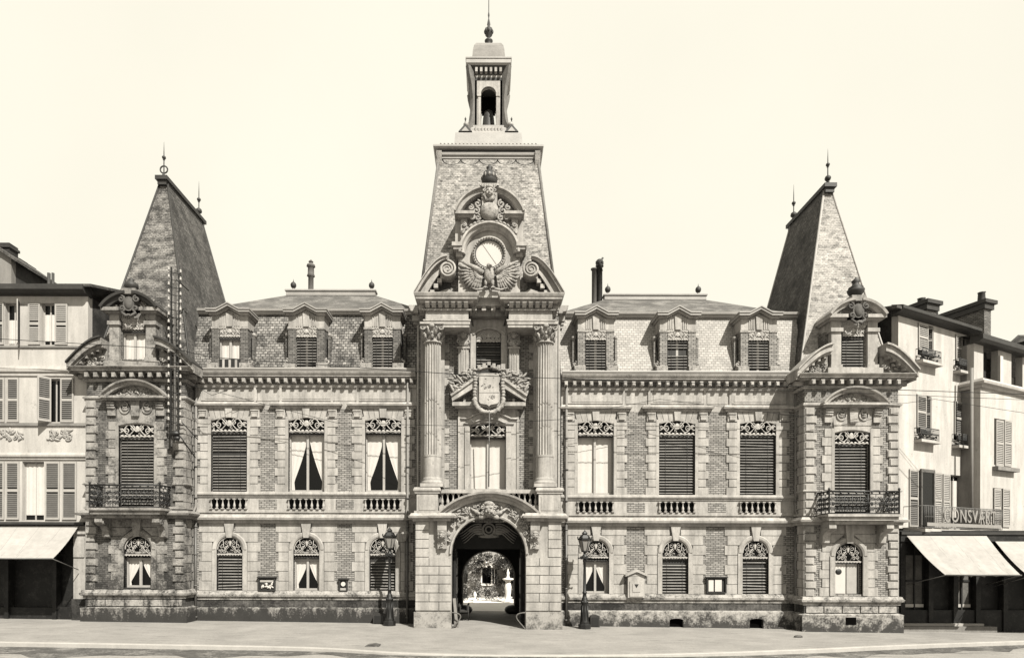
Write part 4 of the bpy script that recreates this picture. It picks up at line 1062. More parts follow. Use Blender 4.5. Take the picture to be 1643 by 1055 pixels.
    for i in range(26): r.ball((C - q + (i + .5) * 2 * q / 26, yf1 - .22, zc1), .04, zinc, 6, 4)
    r.build('roof_cornice', ro)
    # --- lantern
    l = MB(); yc = ymid; b = .70; z0 = zc1 - .05
    zl = lambda py, Y=1.2: Z(py, Y)
    l.lathe(C, yc, [(1.6, z0), (1.5, zl(230)), (1.38, zl(227)), (1.08, zl(220)), (1.0, zl(216)), (.95, zl(214)), (.95, zl(210)), (.84, zl(206)), (.84, zl(203))], zinc, sq=True)
    for sx in (-1, 1):
        l.prism([(C + sx * .74, zl(228)), (C + sx * 1.36, zl(228)), (C + sx * 1.05, zl(216))], yc - 1.5, yc - 1.0, lead)
        l.prism([(C + sx * .88, zl(228)), (C + sx * 1.22, zl(228)), (C + sx * 1.05, zl(221))], yc - 1.53, yc - 1.5, zinc)
    l.box(C - b, C + b, yc - b, yc + b, zl(217), zl(203), stone)
    for i in range(9): l.box(C - .62 + i * .15, C - .56 + i * .15, yc - 1.0, yc - .96, zl(215.5), zl(208.5), stone)
    # four arched sides: piers + arches
    ow = .36; za, zs_, ztp = zl(203), zl(151), zl(111)
    for k_ in range(4):
        T = Matrix.Translation((C, yc, 0)) @ Matrix.Rotation(k_ * pi / 2, 4, 'Z'); l.T = T
        wall(l, -b, b, za, ztp, -b, -b + .16 - (.003 if k_ % 2 else 0), [(-ow, ow, za, zs_, ow)], stone)
        l.ring(0, zs_, [(ow, -b + .05), (ow, -b - .05), (ow + .13, -b - .05), (ow + .13, -b + .05)], 0, 180, stone, 14)
        for s in (-1, 1):
            l.box(s * ow, s * (ow + .12), -b - .04, -b, za, zs_ - .08, stone); l.box(s * (ow - .01), s * (ow + .16), -b - .07, -b, zs_ - .1, zs_, stone)
        l.box(-ow, ow, -b + .02, -b + .06, za, za + .12, stone)
        l.T = None
    for sx in (-1, 1):
        for sy in (-1, 1):
            # corner consoles: scroll foot, shaft, bracket under the cornice
            T = Matrix.Translation((C + sx * b, yc + sy * b, 0)) @ Matrix.Rotation(atan2(sy, sx), 4, 'Z'); l.T = T
            prof = [(0, zl(214)), (.42, zl(214)), (.44, zl(208)), (.30, zl(203)), (.22, zl(196)), (.14, zl(180)), (.12, zl(160)), (.20, zl(140)), (.36, zl(122)), (.42, zl(111)), (0, zl(111))]
            l.prism([(a, c_) for a, c_ in prof], -.09, .09, lantm)
            l.T = None
            l.ball((C + sx * (b + .33), yc + sy * (b + .33), zl(207)), .13, zinc); l.lathe(C + sx * (b + .36), yc + sy * (b + .36), [(.05, zl(206)), (.02, zl(200)), (.05, zl(199)), (.005, zl(195))], lead, 6)
    zc = zl(111)
    l.lathe(C, yc, [(b + .03, zl(124)), (b + .05, zc), (b + .26, zc + .02), (b + .33, zc + .09), (b + .33, zc + .26), (b + .36, zc + .28), (b + .36, zc + .34), (.9, zc + .38)], zinc, sq=True)
    l.lathe(C, yc, [(b + .01, zl(128)), (b + .04, zl(119)), (b + .24, zc), (b + .26, zc + .015), (b - .1, zc + .015)], lead, sq=True)
    for k_ in range(4):
        l.T = Matrix.Translation((C, yc, 0)) @ Matrix.Rotation(k_ * pi / 2, 4, 'Z')
        for i in range(6): l.box(-.62 + i * .225, -.51 + i * .225, -b - .22, -b, zl(119), zc + .03, stone)
        l.box(-b - .05, b + .05, -b - .03, -b, zl(124), zl(119), stone)
        l.T = None
    zd = zc + .38; zdt = zl(79, 1.9)
    l.lathe(C, yc, [(.80, zd - .02), (.77, zd + .05), (.755, zd + (zdt - zd) * .25), (.73, zd + (zdt - zd) * .5), (.68, zd + (zdt - zd) * .72), (.58, zd + (zdt - zd) * .88), (.42, zd + (zdt - zd) * .97), (.2, zdt + .02)], M('lantern dome lead', .33, .15, 3), sq=True)
    lo = l.build('lantern', hall)
    bl = MB(); bl.lathe(C, yc, [(.36, zl(196)), (.345, zl(193)), (.29, zl(184)), (.26, zl(172)), (.21, zl(163)), (.05, zl(159))], lead, 14); bl.box(C - .5, C + .5, yc - .03, yc + .03, zl(160), zl(157), lead)
    bl.box(C - .32, C + .32, yc - .1, yc + .1, zl(166), zl(140), void); bl.build('bell', lo)
    zf = zdt
    f = MB(); f.lathe(C, yc, [(.12, zf), (.2, zf + .1), (.10, zf + .22), (.17, zf + .36), (.2, zf + .42), (.08, zf + .48), (.05, zf + .58), (.16, zf + .70), (.20, zf + .88), (.13, zf + 1.02), (.05, zf + 1.12), (.08, zf + 1.2), (.05, zf + 1.38), (.02, zf + 1.5), (.045, zf + 1.65), (.02, zf + 1.8), (.02, zf + 2.1), (.012, zf + 3.3)], lead, 12)
    for i in range(8): a = i * pi / 4; f.ball((C + .17 * cos(a), yc + .17 * sin(a), zf + .86), (.06, .06, .12), lead, 6, 4)
    f.build('finial', lo)

    # --- clock dormer
    Yd = -1.35; s_ = (D + Yd) / F
    zc = Z(409, Yd); k = MB()
    xl_, xr_ = X(735.5, Yd, 440) , X(834.5, Yd, 440)
    Cc = (xl_ + xr_) / 2
    hwB = (xr_ - xl_) / 2
    zB0 = z5_ - .03; zB1 = Z(414, Yd)
    k.box(Cc - hwB, Cc + hwB, Yd, 1.2, zB0, Z(414, Yd), stone)
    Ra = 47.5 * s_; Ri = 36 * s_; rr = 27.5 * s_; rd = 21.5 * s_
    # arched body round the dial
    body = [(Cc - hwB + .0, zB1), (Cc - hwB + .0, Z(408, Yd)), ]
    k.prism([(Cc - Ra, zB1 - .01)] + [(Cc + Ra, zB1 - .01)] + [(Cc + Ra * cos(a), zc + .0 + Ra * sin(a)) for a in [pi * i / 24 for i in range(25)]], Yd + .02, 1.2, stone)
    k.ring(Cc, zc, [(Ra + .03, Yd + .3), (Ra + .03, Yd - .34), (Ra - .06, Yd - .36), (Ra - .11, Yd - .26), (Ra - .19, Yd - .22), (Ra - .25, Yd - .08), (Ra - .25, Yd + .1)], 0, 180, stone, 36)
    for s in (-1, 1):
        a, b_ = Cc + s * (Ra - .12), Cc + s * (57 * s_)
        k.box(a, b_, Yd - .34, .8, Z(405.5, Yd), Z(401, Yd), stone); k.box(a, b_ + s * .06, Yd - .40, .8, Z(401, Yd), Z(395, Yd), stone); k.box(a, b_ - s * .1, Yd - .14, .8, Z(414, Yd), Z(405.5, Yd), stone)
        # side consoles, flower drops and pediment returns
        a, b_ = Cc + s * 35.5 * s_, Cc + s * 45.5 * s_
        k.box(a, b_, Yd - .10, .6, Z(392, Yd), Z(352, Yd), stone); k.curl((a + b_) / 2, Z(363, Yd), .1, 1.4, 90, Yd - .13, .035, stone_c, s); k.curl((a + b_) / 2, Z(374, Yd), .1, 1.4, -90, Yd - .13, .04, stone_c, s)
        k.ball(((a + b_) / 2, Yd - .12, Z(384, Yd)), (.1, .06, .16), stone_c)
        k.box(b_, b_ + s * .25, Yd + .12, .8, Z(394, Yd), Z(352, Yd), stone)
        a, b_ = Cc + s * 24 * s_, Cc + s * 54 * s_
        k.box(a, b_, Yd - .36, .9, Z(349.5, Yd), Z(345, Yd), stone); k.box(a, b_ - s * .08, Yd - .24, .9, Z(353, Yd), Z(349.5, Yd), stone)
    k.box(Cc - 45 * s_, Cc + 45 * s_, Yd + .05, .8, Z(409, Yd), Z(346, Yd), stone)
    pw = 56 * s_; rs = 40 * s_; zb_ = Z(345, Yd); Rp = (pw * pw + rs * rs) / (2 * rs); czp = zb_ + rs - Rp; ang = math.degrees(math.asin(min(1, pw / Rp)))
    for a0, a1 in ((90 - ang, 79), (101, 90 + ang)):
        k.ring(Cc, czp, [(Rp, .6), (Rp, Yd - .42), (Rp - .07, Yd - .42), (Rp - .11, Yd - .32), (Rp - .24, Yd - .28), (Rp - .28, Yd - .1), (Rp - .28, .6)], a0, a1, stone, 14)
    k.prism(arc(Cc - pw + .2, Cc + pw - .2, zb_, rs - .2), Yd + .1, .6, stone)
    # crest shield with scrolls, mask above
    zc2 = Z(342, Yd)
    k.ball((Cc, Yd - .22, zc2 - .03), (.40, .24, .42), stone_c, 16, 10)
    k.prism([(Cc - .3, zc2 + .34), (Cc + .3, zc2 + .34), (Cc + .33, zc2 - .1), (Cc, zc2 - .42), (Cc - .33, zc2 - .1)], Yd - .33, Yd - .1, stone)
    for s in (-1, 1):
        for (dx, dz, r_) in ((.50, .28, .16), (.56, -.02, .17), (.48, -.3, .14), (.78, .12, .12), (.72, -.28, .12)): k.curl(Cc + s * dx, zc2 + dz, r_, 1.3, 90, Yd - .2, .05, stone_c, s)
        for i in range(6): k.ball((Cc + s * (.3 + i * .16), Yd - .3, Z(362, Yd) - i * i * .018), (.11, .08, .06), stone_c, 6, 4, s * (20 + i * 8))
    k.box(Cc - .33, Cc + .33, Yd - .3, .3, Z(330, Yd), Z(309, Yd), stone)
    k.box(Cc - .40, Cc + .40, Yd - .42, .3, Z(309, Yd), Z(303, Yd), stone)
    for i in range(7): k.box(Cc - .34 + i * .1, Cc - .29 + i * .1, Yd - .44, Yd - .4, Z(308, Yd), Z(304, Yd), stone_c)
    head(k, Cc, Yd - .36, Z(317, Yd), .52, stone_c)
    for i in range(7): k.tube([(Cc - .18 + i * .06, Yd - .42, Z(323, Yd)), (Cc - .14 + i * .046, Yd - .4, Z(331, Yd))], .035, stone_c, 5)
    ck = k.build('clock_dormer', hall)
    u = MB(); zu = Z(303, Yd); u.lathe(Cc, Yd + .1, [(.2, zu), (.24, zu + .05), (.12, zu + .12), (.28, zu + .22), (.34, zu + .38), (.33, zu + .46), (.36, zu + .50), (.30, zu + .62), (.26, zu + .72), (.13, zu + .82), (.10, zu + .88), (.14, zu + .95), (.04, zu + 1.06), (.01, zu + 1.1)], lead, 18)
    for i in range(12): a = i * pi / 6; u.ball((Cc + .33 * cos(a), Yd + .1 + .33 * sin(a), zu + .52), (.05, .05, .1), stone_c, 5, 4)
    u.build('urn_finial', ck)
    # dial
    dl = MB(); dl.ring(Cc, zc, [(rr, Yd + .02), (rr, Yd - .16), (rr - .04, Yd - .18), (rd + .02, Yd - .1), (rd, Yd + .02)], 0, 360, stone, 40, smooth=True)
    for i in range(36): a = i * pi / 18; dl.ball((Cc + (rr - .07) * cos(a), Yd - .19, zc + (rr - .07) * sin(a)), .042, stone_c, 6, 4)
    dl.ring(Cc, zc, [(rd + .03, Yd - .1), (rd + .03, Yd - .13), (rd, Yd - .13), (rd, Yd - .1)], 0, 360, lead, 40)
    dr = dl.build('clock', ck)
    df = MB(); df.prism([(Cc + rd * cos(a), zc + rd * sin(a)) for a in [pi * i / 20 for i in range(40)]], Yd - .06, Yd - .0, dialr)
    df.tube([(Cc - .28, Yd - .075, zc + .42), (Cc + .3, Yd - .075, zc - .42)], .007, zinc, 4)
    df.build('dial', dr)
    # eagle with spread wings on the block
    g = MB(); Yg = Yd - .1; zg = Z(440, Yd)
    for s in (-1, 1):
        tipx, tipz = Cc + s * 46 * s_, Z(420, Yd)
        shx, shz = Cc + s * .25, Z(438, Yd)
        g.tube([(shx, Yg - .1, shz - .1), (Cc + s * .6, Yg - .12, shz + .12), (tipx, Yg, tipz)], [.13, .12, .03], stone_c, 6)
        for row, (ln, n, th) in enumerate(((1.0, 12, .062), (.72, 11, .058), (.45, 9, .055))):
            for i in range(n):
                u_ = i / (n - 1); ang_ = 33 - 112 * u_; L_ = ln * (1.10 - .42 * u_ ** .8) * (1.04 if i % 2 else 1)
                bx, bz = shx + s * .05, shz - .12
                ex, ez = bx + s * L_ * cos(radians(ang_)), bz + L_ * sin(radians(ang_))
                k0 = .25
                g.tube([(bx + (ex - bx) * k0, Yg - .05 - row * .03, bz + (ez - bz) * k0), (bx + (ex - bx) * .7, Yg - .06 - row * .035, bz + (ez - bz) * .7), (ex, Yg - .0 - row * .03, ez - .02)], [th * .6, th, th * .5], stone_c, 6)
    g.ball((Cc, Yg - .2, Z(446, Yd)), (.22, .2, .36), stone_c, 12, 8); g.ball((Cc, Yg - .3, Z(433.5, Yd)), (.12, .14, .13), stone_c, 10, 6)
    g.tube([(Cc + .04, Yg - .4, Z(434, Yd)), (Cc + .10, Yg - .5, Z(435.5, Yd)), (Cc + .12, Yg - .49, Z(438, Yd))], [.05, .035, .01], stone_c, 6)
    for s in (-1, 1):
        g.tube([(Cc + s * .12, Yg - .2, Z(455, Yd)), (Cc + s * .16, Yg - .22, Z(464, Yd))], [.09, .05], stone_c)
        for j in (-1, 0, 1): g.tube([(Cc + s * .16, Yg - .22, Z(464, Yd)), (Cc + s * .16 + j * .08, Yg - .32, Z(468, Yd))], .025, stone_c, 5)
    for j in range(5): g.tube([(Cc - .0 + (j - 2) * .03, Yg - .1, Z(452, Yd)), (Cc + (j - 2) * .08, Yg - .06, Z(467, Yd))], [.05, .03], stone_c, 5)
    for s in (-1, 1): g.tube([(Cc + s * .1, Yg - .2, Z(467, Yd)), (Cc + s * .5, Yg - .18, Z(469, Yd)), (Cc + s * .75, Yg - .12, Z(465, Yd))], [.06, .05, .02], stone_c)
    g.build('eagle_relief', ck)
    # volute half pediments
    for s in (-1, 1):
        v = MB(); ex = Cc + s * 119.5 * s_; sx, sz, sr = Cc + s * 66.5 * s_, Z(437, Yd), 12.5 * s_
        K = 16; top = []; 
        # outer curve: from eave corner up and over the scroll
        ax0, az0 = ex, z5_ + .06; ax1, az1 = sx, sz + sr + .18
        for i in range(K + 1):
            u_ = i / K; a = u_ * pi / 2; q = ax0 + (ax1 - ax0) * sin(a) ** 1.0; zz = az0 + (az1 - az0) * (1 - cos(a)) ** .0 if False else az0 + (az1 - az0) * sin(u_ * pi / 2)
            q = ax0 + (ax1 - ax0) * u_; top.append((q, zz))
        th = .44
        inner = []
        for i in range(K + 1):
            i0, i1 = max(i - 1, 0), min(i + 1, K); dx, dz = top[i1][0] - top[i0][0], top[i1][1] - top[i0][1]; L_ = hypot(dx, dz)
            nx, nz = (dz / L_, -dx / L_); 
            if nz > 0: nx, nz = -nx, -nz
            t2 = th * (1 - .15 * i / K); inner.append((top[i][0] + nx * t2, max(z5_, top[i][1] + nz * t2), nx, nz))
        f = [(a, b) for a, b, _, _ in inner]
        v.prism(top + f[::-1], Yd - .10, .5, stone)
        mid = [((a[0] * .75 + b[0] * .25), (a[1] * .75 + b[1] * .25)) for a, b in zip(top, f)]; mid2 = [((a[0] * .3 + b[0] * .7), (a[1] * .3 + b[1] * .7)) for a, b in zip(top, f)]
        v.prism(top + mid[::-1], Yd - .34, .5, stone); v.prism([(a, b + .06) for a, b in top] + top[::-1], Yd - .42, .5, zinc)
        v.prism(mid2 + f[::-1], Yd - .2, .4, stone)
        v.ring(sx, sz, [(.0001, Yd), (.0001, Yd - .34), (sr * .98, Yd - .30), (sr * .98, Yd + .3)], 0, 360, stone, 24)
        pts = []
        for i in range(46):
            t_ = i / 45; a = (90 if s < 0 else 90) + (-s) * -1 * t_ * 2.6 * 360 * -1
            a = radians(90 + s * -1 * t_ * 2.5 * 360 * -1); r_ = sr * (1.0 - .9 * t_) + .02
            pts.append((sx + r_ * cos(a), Yd - .34, sz + r_ * sin(a)))
        v.tube(pts, [.055 - .03 * i / 45 for i in range(46)], stone, 6)
        v.prism([(ex - s * .35, z5_), (sx - s * .1, z5_), (sx - s * .1, sz - sr * .7)] + [(a, b - .01) for a, b in f[::-1] if abs(a - ex) > .35 and abs(a - sx) > .1], Yd + .25, .5, lead)
        for i in (3, 5, 7, 9):
            a, b, nx, nz = inner[i]; v.box(a + nx * .14 - .09, a + nx * .14 + .09, Yd - .12, Yd + .3, b + nz * .16 - .08, b + nz * .16 + .1, stone)
        v.prism([(ex - s * .7, z5_), (Cc + s * 52 * s_, z5_), (Cc + s * 52 * s_, z5_ + .2), (Cc + s * 66 * s_, z5_ + .42), (Cc + s * 80 * s_, z5_ + .3)], Yd + .05, .4, stone)
        v.build('volute_pediment', hall)
    # wheel guards at the gate
    for s in (-1, 1):
        q = MB(); x0 = s * (R - .02)
        q.tube([(x0 - s * .02, Yp - .1, 0.0)] + [(x0 - s * .38 * sin(a), Yp - .1, .62 * sin(a * .5 + pi / 2 * 0) if False else .68 * (1 - (a / (pi)) ** 2)) for a in [pi * i / 10 for i in range(11)]][::-1], .028, M('pale worn iron', .2, .1), 7)
        q.build('wheel_guard', hall)
        q = MB(); q.ball((s * (Rb - .1), 5.2, .18), (.42, .35, .26), lead, 10, 6); q.build('guard_stone', hall)
tower()
# ================================================================ NEIGHBOURS
def shutter(parent, x0, x1, z0, z1, y, m, ang=0, hinge=None, fm=None):
    """louvred leaf with two panels; swings by ang about its hinge edge"""
    mb = MB(); w = x1 - x0; fm = fm or m
    hx = x0 if hinge in (None, 'l') else x1
    mb.T = Matrix.Translation((hx, y, 0)) @ Matrix.Rotation(radians(ang), 4, 'Z') @ Matrix.Translation((-hx, 0, 0))
    t = .06; zm = (z0 + z1) / 2
    mb.box(x0, x0 + t, -.02, .02, z0, z1, fm); mb.box(x1 - t, x1, -.02, .02, z0, z1, fm)
    for a, b in ((z0, z0 + .09), (zm - .06, zm + .06), (z1 - .09, z1)): mb.box(x0 + t, x1 - t, -.02, .02, a, b, fm)
    n = int((z1 - z0) / .085)
    for i in range(n):
        z = z0 + (i + .5) * (z1 - z0) / n
        if abs(z - zm) < .09 or z - z0 < .1 or z1 - z < .1: continue
        mb.add([(x0 + t, -.018, z - .03), (x1 - t, -.018, z - .03), (x1 - t, .012, z + .03), (x0 + t, .012, z + .03), (x0 + t, -.008, z - .03), (x1 - t, -.008, z - .03), (x1 - t, .02, z + .03), (x0 + t, .02, z + .03)],
               [(0, 1, 2, 3), (7, 6, 5, 4), (0, 4, 5, 1), (3, 2, 6, 7)], m)
    mb.box(x0 + t, x1 - t, .022, .028, z0 + .05, z1 - .05, slatd)
    return mb.build('shutter', parent)
def plainwin(parent, x0, x1, z0, z1, y, curtain=None, fm=None):
    mb = MB(); fm = fm or paintw
    mb.box(x0, x1, y + .12, y + .14, z0, z1, void); 
    mb.box(x0, x0 + .05, y + .02, y + .08, z0, z1, fm); mb.box(x1 - .05, x1, y + .02, y + .08, z0, z1, fm); mb.box(x0 + .05, x1 - .05, y + .02, y + .08, z1 - .05, z1, fm); mb.box(x0 + .05, x1 - .05, y + .02, y + .08, z0, z0 + .05, fm)
    mb.box((x0 + x1) / 2 - .03, (x0 + x1) / 2 + .03, y + .02, y + .08, z0 + .05, z1 - .05, fm)
    o = mb.build('window', parent)
    g = MB(); g.box(x0 + .03, x1 - .03, y + .045, y + .05, z0 + .03, z1 - .03, glassd); g.build('pane', o)
    if curtain:
        c = MB(); a, b = curtain; n = 12
        vs = []; 
        for i in range(n + 1):
            u = x0 + .06 + (x1 - x0 - .12) * i / n
            for zz in (z0 + (z1 - z0) * a, z0 + (z1 - z0) * b): vs.append((u, y + .02 + .015 * sin(i * 2.1), zz))
        c.add(vs, [(2 * i, 2 * i + 2, 2 * i + 3, 2 * i + 1) for i in range(n)], curt, True); c.build('curtain', o)
    return o
def awning(parent, pts_top, pts_bot, m=awn):     # (xl,xr,y,z) at wall and at front bar
    xl, xr, yt, zt = pts_top; xl2, xr2, yb, zb = pts_bot; mb = MB(); n = 24; k = 8; vs = []
    for i in range(n + 1):
        for j in range(k + 1):
            u, v = i / n, j / k
            x = (xl + (xr - xl) * u) * (1 - v) + (xl2 + (xr2 - xl2) * u) * v
            vs.append((x, yt + (yb - yt) * v, zt + (zb - zt) * v - .10 * sin(pi * v) - .02 * sin(u * 37 + 2 * v) * v - .03 * sin(pi * u) * v))
    o_ = len(vs); vs += [(a, b, c - .012) for a, b, c in vs]
    fs = [(i * (k + 1) + j, (i + 1) * (k + 1) + j, (i + 1) * (k + 1) + j + 1, i * (k + 1) + j + 1) for i in range(n) for j in range(k)]
    fs += [tuple(q + o_ for q in f[::-1]) for f in fs]
    mb.add(vs, fs, m, True); o = mb.build('awning', parent)
    b = MB(); b.tube([(xl2, yb, zb), (xr2, yb, zb)], .03, irong, 8)
    for x, x2 in ((xl, xl2), (xr, xr2)): b.tube([(x2, yb, zb), (x, yt, zb - .5)], .018, irong, 6)
    b.build('awning_bar', o)
    return o
# ---------------------------------------------------------------- left house
YL = -.6
lh = thing('shop_house', 'pale rendered three-storey house with louvred shutters beside the left pavilion, awning over its shop', 'house', (0, 0, 0))
def left_house():
    x = lambda px, Y=YL, py=600: X(px, Y, py); z = lambda py, Y=YL: Z(py, Y, 70)
    xr = x(141); xl = x(-150)
    wins_top = [(8, 31), (66, 88)]; wins_mid = [(-30, -8), (76, 97)]; wins_low = [(-12, 11), (36, 71), (74, 100)]
    w = MB()
    wall(w, xl, xr, z(603), z(474), YL, YL + .3, [(x(a), x(b), z(553), z(486), 0) for a, b in wins_top], rend)
    wall(w, xl, xr, z(737), z(603), YL, YL + .3, [(x(a), x(b), z(677), z(607), 0) for a, b in [(-35, -8), (76, 97)]], rend)
    wall(w, xl, xr, z(838), z(737), YL, YL + .3, [(x(a), x(b), z(835), z(740), 0) for a, b in ((36, 71),)], rend)
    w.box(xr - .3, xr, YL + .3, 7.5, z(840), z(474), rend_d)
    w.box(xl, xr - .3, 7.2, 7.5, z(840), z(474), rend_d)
    for a, b in ((587, 603), (725.5, 737)): w.sweep(string_prof(z(b), z(a), .14), [(xl, YL), (xr, YL)], rend)
    w.sweep(rect_prof(z(683), z(678.5), .07), [(xl, YL), (xr, YL)], rend_g); w.sweep(rect_prof(z(558), z(555), .06), [(xl, YL), (xr, YL)], rend_g)
    cm = M('worn carved frieze', .42, .1, 4)
    for a, b in ((3, 34), (78, 114)):
        carve(w, lambda q, zz: True, x(a), x(b), z(705), z(690), YL, cm, 40, .1, int(a) + 2, .05)
    w.build('wall', lh)
    r = MB(); ze = z(472)
    r.sweep([(-.2, z(476)), (.30, z(474)), (.45, z(470)), (.45, z(462)), (.2, z(459)), (-.2, z(459))], [(xl, YL), (xr + .05, YL)], lead)
    r.add([(xl, YL - .4, z(461)), (xr + .35, YL - .4, z(461)), (xr + .35, 3.4, z(461) + 1.3), (xl, 3.4, z(461) + 1.3), (xr + .35, 7.6, z(461)), (xl, 7.6, z(461)),
           (xl, YL - .4, z(461) - .12), (xr + .35, YL - .4, z(461) - .12), (xr + .35, 3.4, z(461) + 1.18), (xr + .35, 7.6, z(461) - .12)], [(0, 1, 2, 3), (3, 2, 4, 5), (1, 7, 8, 2), (2, 8, 9, 4), (0, 6, 7, 1)], slate)
    ro = r.build('roof', lh)
    for q, h, rr_ in ((78.5, 438, .07), (85, 438, .06)):
        c = MB(); xx = X(q, 1, 450); c.lathe(xx, 1.0, [(rr_, z(462)), (rr_, Z(h, 1, 80)), (rr_ * .6, Z(h, 1, 80) + .01)], lead, 8); c.build('chimney_pipe', ro)
    c = MB(); xx = X(108, 1, 450); c.ball((xx, 1, Z(462, 1, 108)), (.25, .2, .2), lead); c.tube([(xx - .3, 1, Z(463, 1, 100)), (xx, 1, Z(458, 1, 100)), (xx + .4, 1, Z(466, 1, 100))], .05, lead); c.build('roof_vent', ro)
    # openings
    o = plainwin(lh, x(8), x(31), z(553), z(486), YL + .15, (.05, .62)); o = plainwin(lh, x(66), x(88), z(553), z(486), YL + .15, (.12, .75))
    plainwin(lh, x(-35), x(-8), z(677), z(607), YL + .15); plainwin(lh, x(76), x(97), z(677), z(607), YL + .15)
    plainwin(lh, x(36), x(71), z(835), z(740), YL + .15, (0.1, .97))
    S = lambda a, b, t, bt, m, ang=0, hg=None: shutter(lh, x(a), x(b), z(bt), z(t), YL - .04, m, ang, hg, paintw)
    S(-14, 7, 485, 553, shutm); s1 = S(32, 50, 486, 555, shutm, -62, 'l'); S(46, 65, 486, 553, shutp); S(89, 109, 487, 553, shutp)
    S(12, 31, 606, 677, shutm); S(-8, 8, 606, 677, shutm); S(64, 83, 606, 677, shutm, 55, 'r'); S(98, 119, 606, 677, shutm)
    S(11, 32, 740, 833, shutm); S(-12, 8, 740, 833, shutm); S(74, 97, 740, 833, shutm); S(101, 124, 740, 833, shutm)
    # shop front
    s = MB(); z1 = z(838)
    s.box(xl, xr, YL + .5, YL + .8, -.4, z1, shopd); s.box(xl, xr, YL - .12, YL + .8, z(843), z1 + .02, shopd); s.box(xl, xr, YL - .28, YL - .12, z(841), z(837), lead)
    xx = xl
    while xx < x(105): s.box(xx, xx + .18, YL + .1, YL + .5, -.3, z(843), shopd); xx += 2.1
    s.box(xl, x(110), YL + .2, YL + .5, -.3, .75, shopd)
    s.box(x(118), xr - .02, YL + .02, YL + .5, -.3, z(843), stone); s.box(x(119), x(136), YL - .03, YL + .02, z(893), z(863), stone); s.box(x(117), xr, YL - .06, YL + .02, z(856), z(850), stone)
    s.box(x(117), xr - .02, YL - .06, YL + .02, -.3, z(960), rend_d)
    s.build('shopfront', lh)
    awning(lh, (x(-150, YL, 843), x(129, YL, 843), YL - .12, z(843)), (x(-150, YL), x(129, YL), -2.35, Z(895.5, -2.35, 60)))
left_house()
# taller house behind, far left
fh_ = thing('tall_house', 'taller house rising behind the left-hand shop house, stepped chimneys along its gable roof', 'house')
def far_left():
    w = MB(); Y0 = 3.0; xr = X(18, Y0, 430); xl = xr - 7; zt = Z(414, Y0, 18)
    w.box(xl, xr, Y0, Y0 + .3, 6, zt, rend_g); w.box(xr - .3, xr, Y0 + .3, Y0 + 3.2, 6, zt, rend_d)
    w.prism([(xl, zt), (xr, zt), ((xl + xr) / 2, zt + 2.3)], Y0 + .02, Y0 + .3, rend_g)
    w.build('wall', fh_)
    r = MB(); m = (xl + xr) / 2
    for s, e in ((-1, xl), (1, xr)):
        r.add([(e + s * .3, Y0 - .2, zt - .2), (m, Y0 - .2, zt + 2.35), (m, Y0 + 3.4, zt + 2.35), (e + s * .3, Y0 + 3.4, zt - .2), (e + s * .3, Y0 - .2, zt - .05), (m, Y0 - .2, zt + 2.5), (m, Y0 + 3.4, zt + 2.5), (e + s * .3, Y0 + 3.4, zt - .05)],
              [(0, 1, 2, 3), (7, 6, 5, 4), (0, 4, 5, 1), (3, 2, 6, 7), (0, 3, 7, 4)], slate)
    ro = r.build('roof', fh_)
    for px, t, wd, Y in ((2, 389, .8, 3.6), (24, 414, .5, 5.0), (37, 423, .55, 5.6)):
        c = MB(); q = X(px, Y, 420); zz = Z(t, Y, px); c.box(q - wd / 2, q + wd / 2, Y, Y + .6, zz - 2.5, zz, rend_d); c.box(q - wd / 2 - .06, q + wd / 2 + .06, Y - .06, Y + .66, zz - .25, zz - .12, lead); c.build('chimney', ro)
far_left()
# ---------------------------------------------------------------- right houses: fronts run back at an angle
ANG = atan2(2.6, 5.1)
class Face:
    def __init__(s, px, Y0): s.X0 = X(px, Y0, 700); s.Y0 = Y0
    def u(s, px, py=700):
        q = px - CX - (YH - py) * ROLL
        return (q * (D + s.Y0) - F * s.X0) / (F * cos(ANG) - q * sin(ANG))
    def z(s, py, px):
        return Z(py, s.Y0 + s.u(px, py) * sin(ANG), px)
def rail(parent, x0, x1, z0, z1, y0, y1, m=iron, dense=.1, name='railing', flower=False):
    mb = MB()
    for zz in (z0, z1): mb.tube([(x0, y1, zz), (x0, y0, zz), (x1, y0, zz), (x1, y1, zz)], .018, m, 5)
    mb.tube([(x0, y0, (z0 + z1) / 2), (x1, y0, (z0 + z1) / 2)], .012, m, 4)
    n = int((x1 - x0) / dense)
    for i in range(n + 1):
        q = x0 + (x1 - x0) * i / n; mb.tube([(q, y0, z0), (q, y0, z1)], .011, m, 4)
        if flower and i < n: mb.curl(q + dense / 2, (z0 + z1) / 2, dense * .42, 1.2, 90, y0, .01, m)
    if flower:
        R_ = random.Random(int(x0 * 10))
        for i in range(30): mb.ball((R_.uniform(x0, x1), y0 + R_.uniform(.02, .15), R_.uniform(z0, z1)), (.07, .04, .05), leafd, 5, 3, R_.uniform(0, 180))
    return mb.build(name, parent)
f1 = Face(1441, .3)
rh = thing('white_house', 'white rendered house beside the right pavilion with iron window rails and a wide cream awning', 'house', (f1.X0, f1.Y0, 0), ANG)
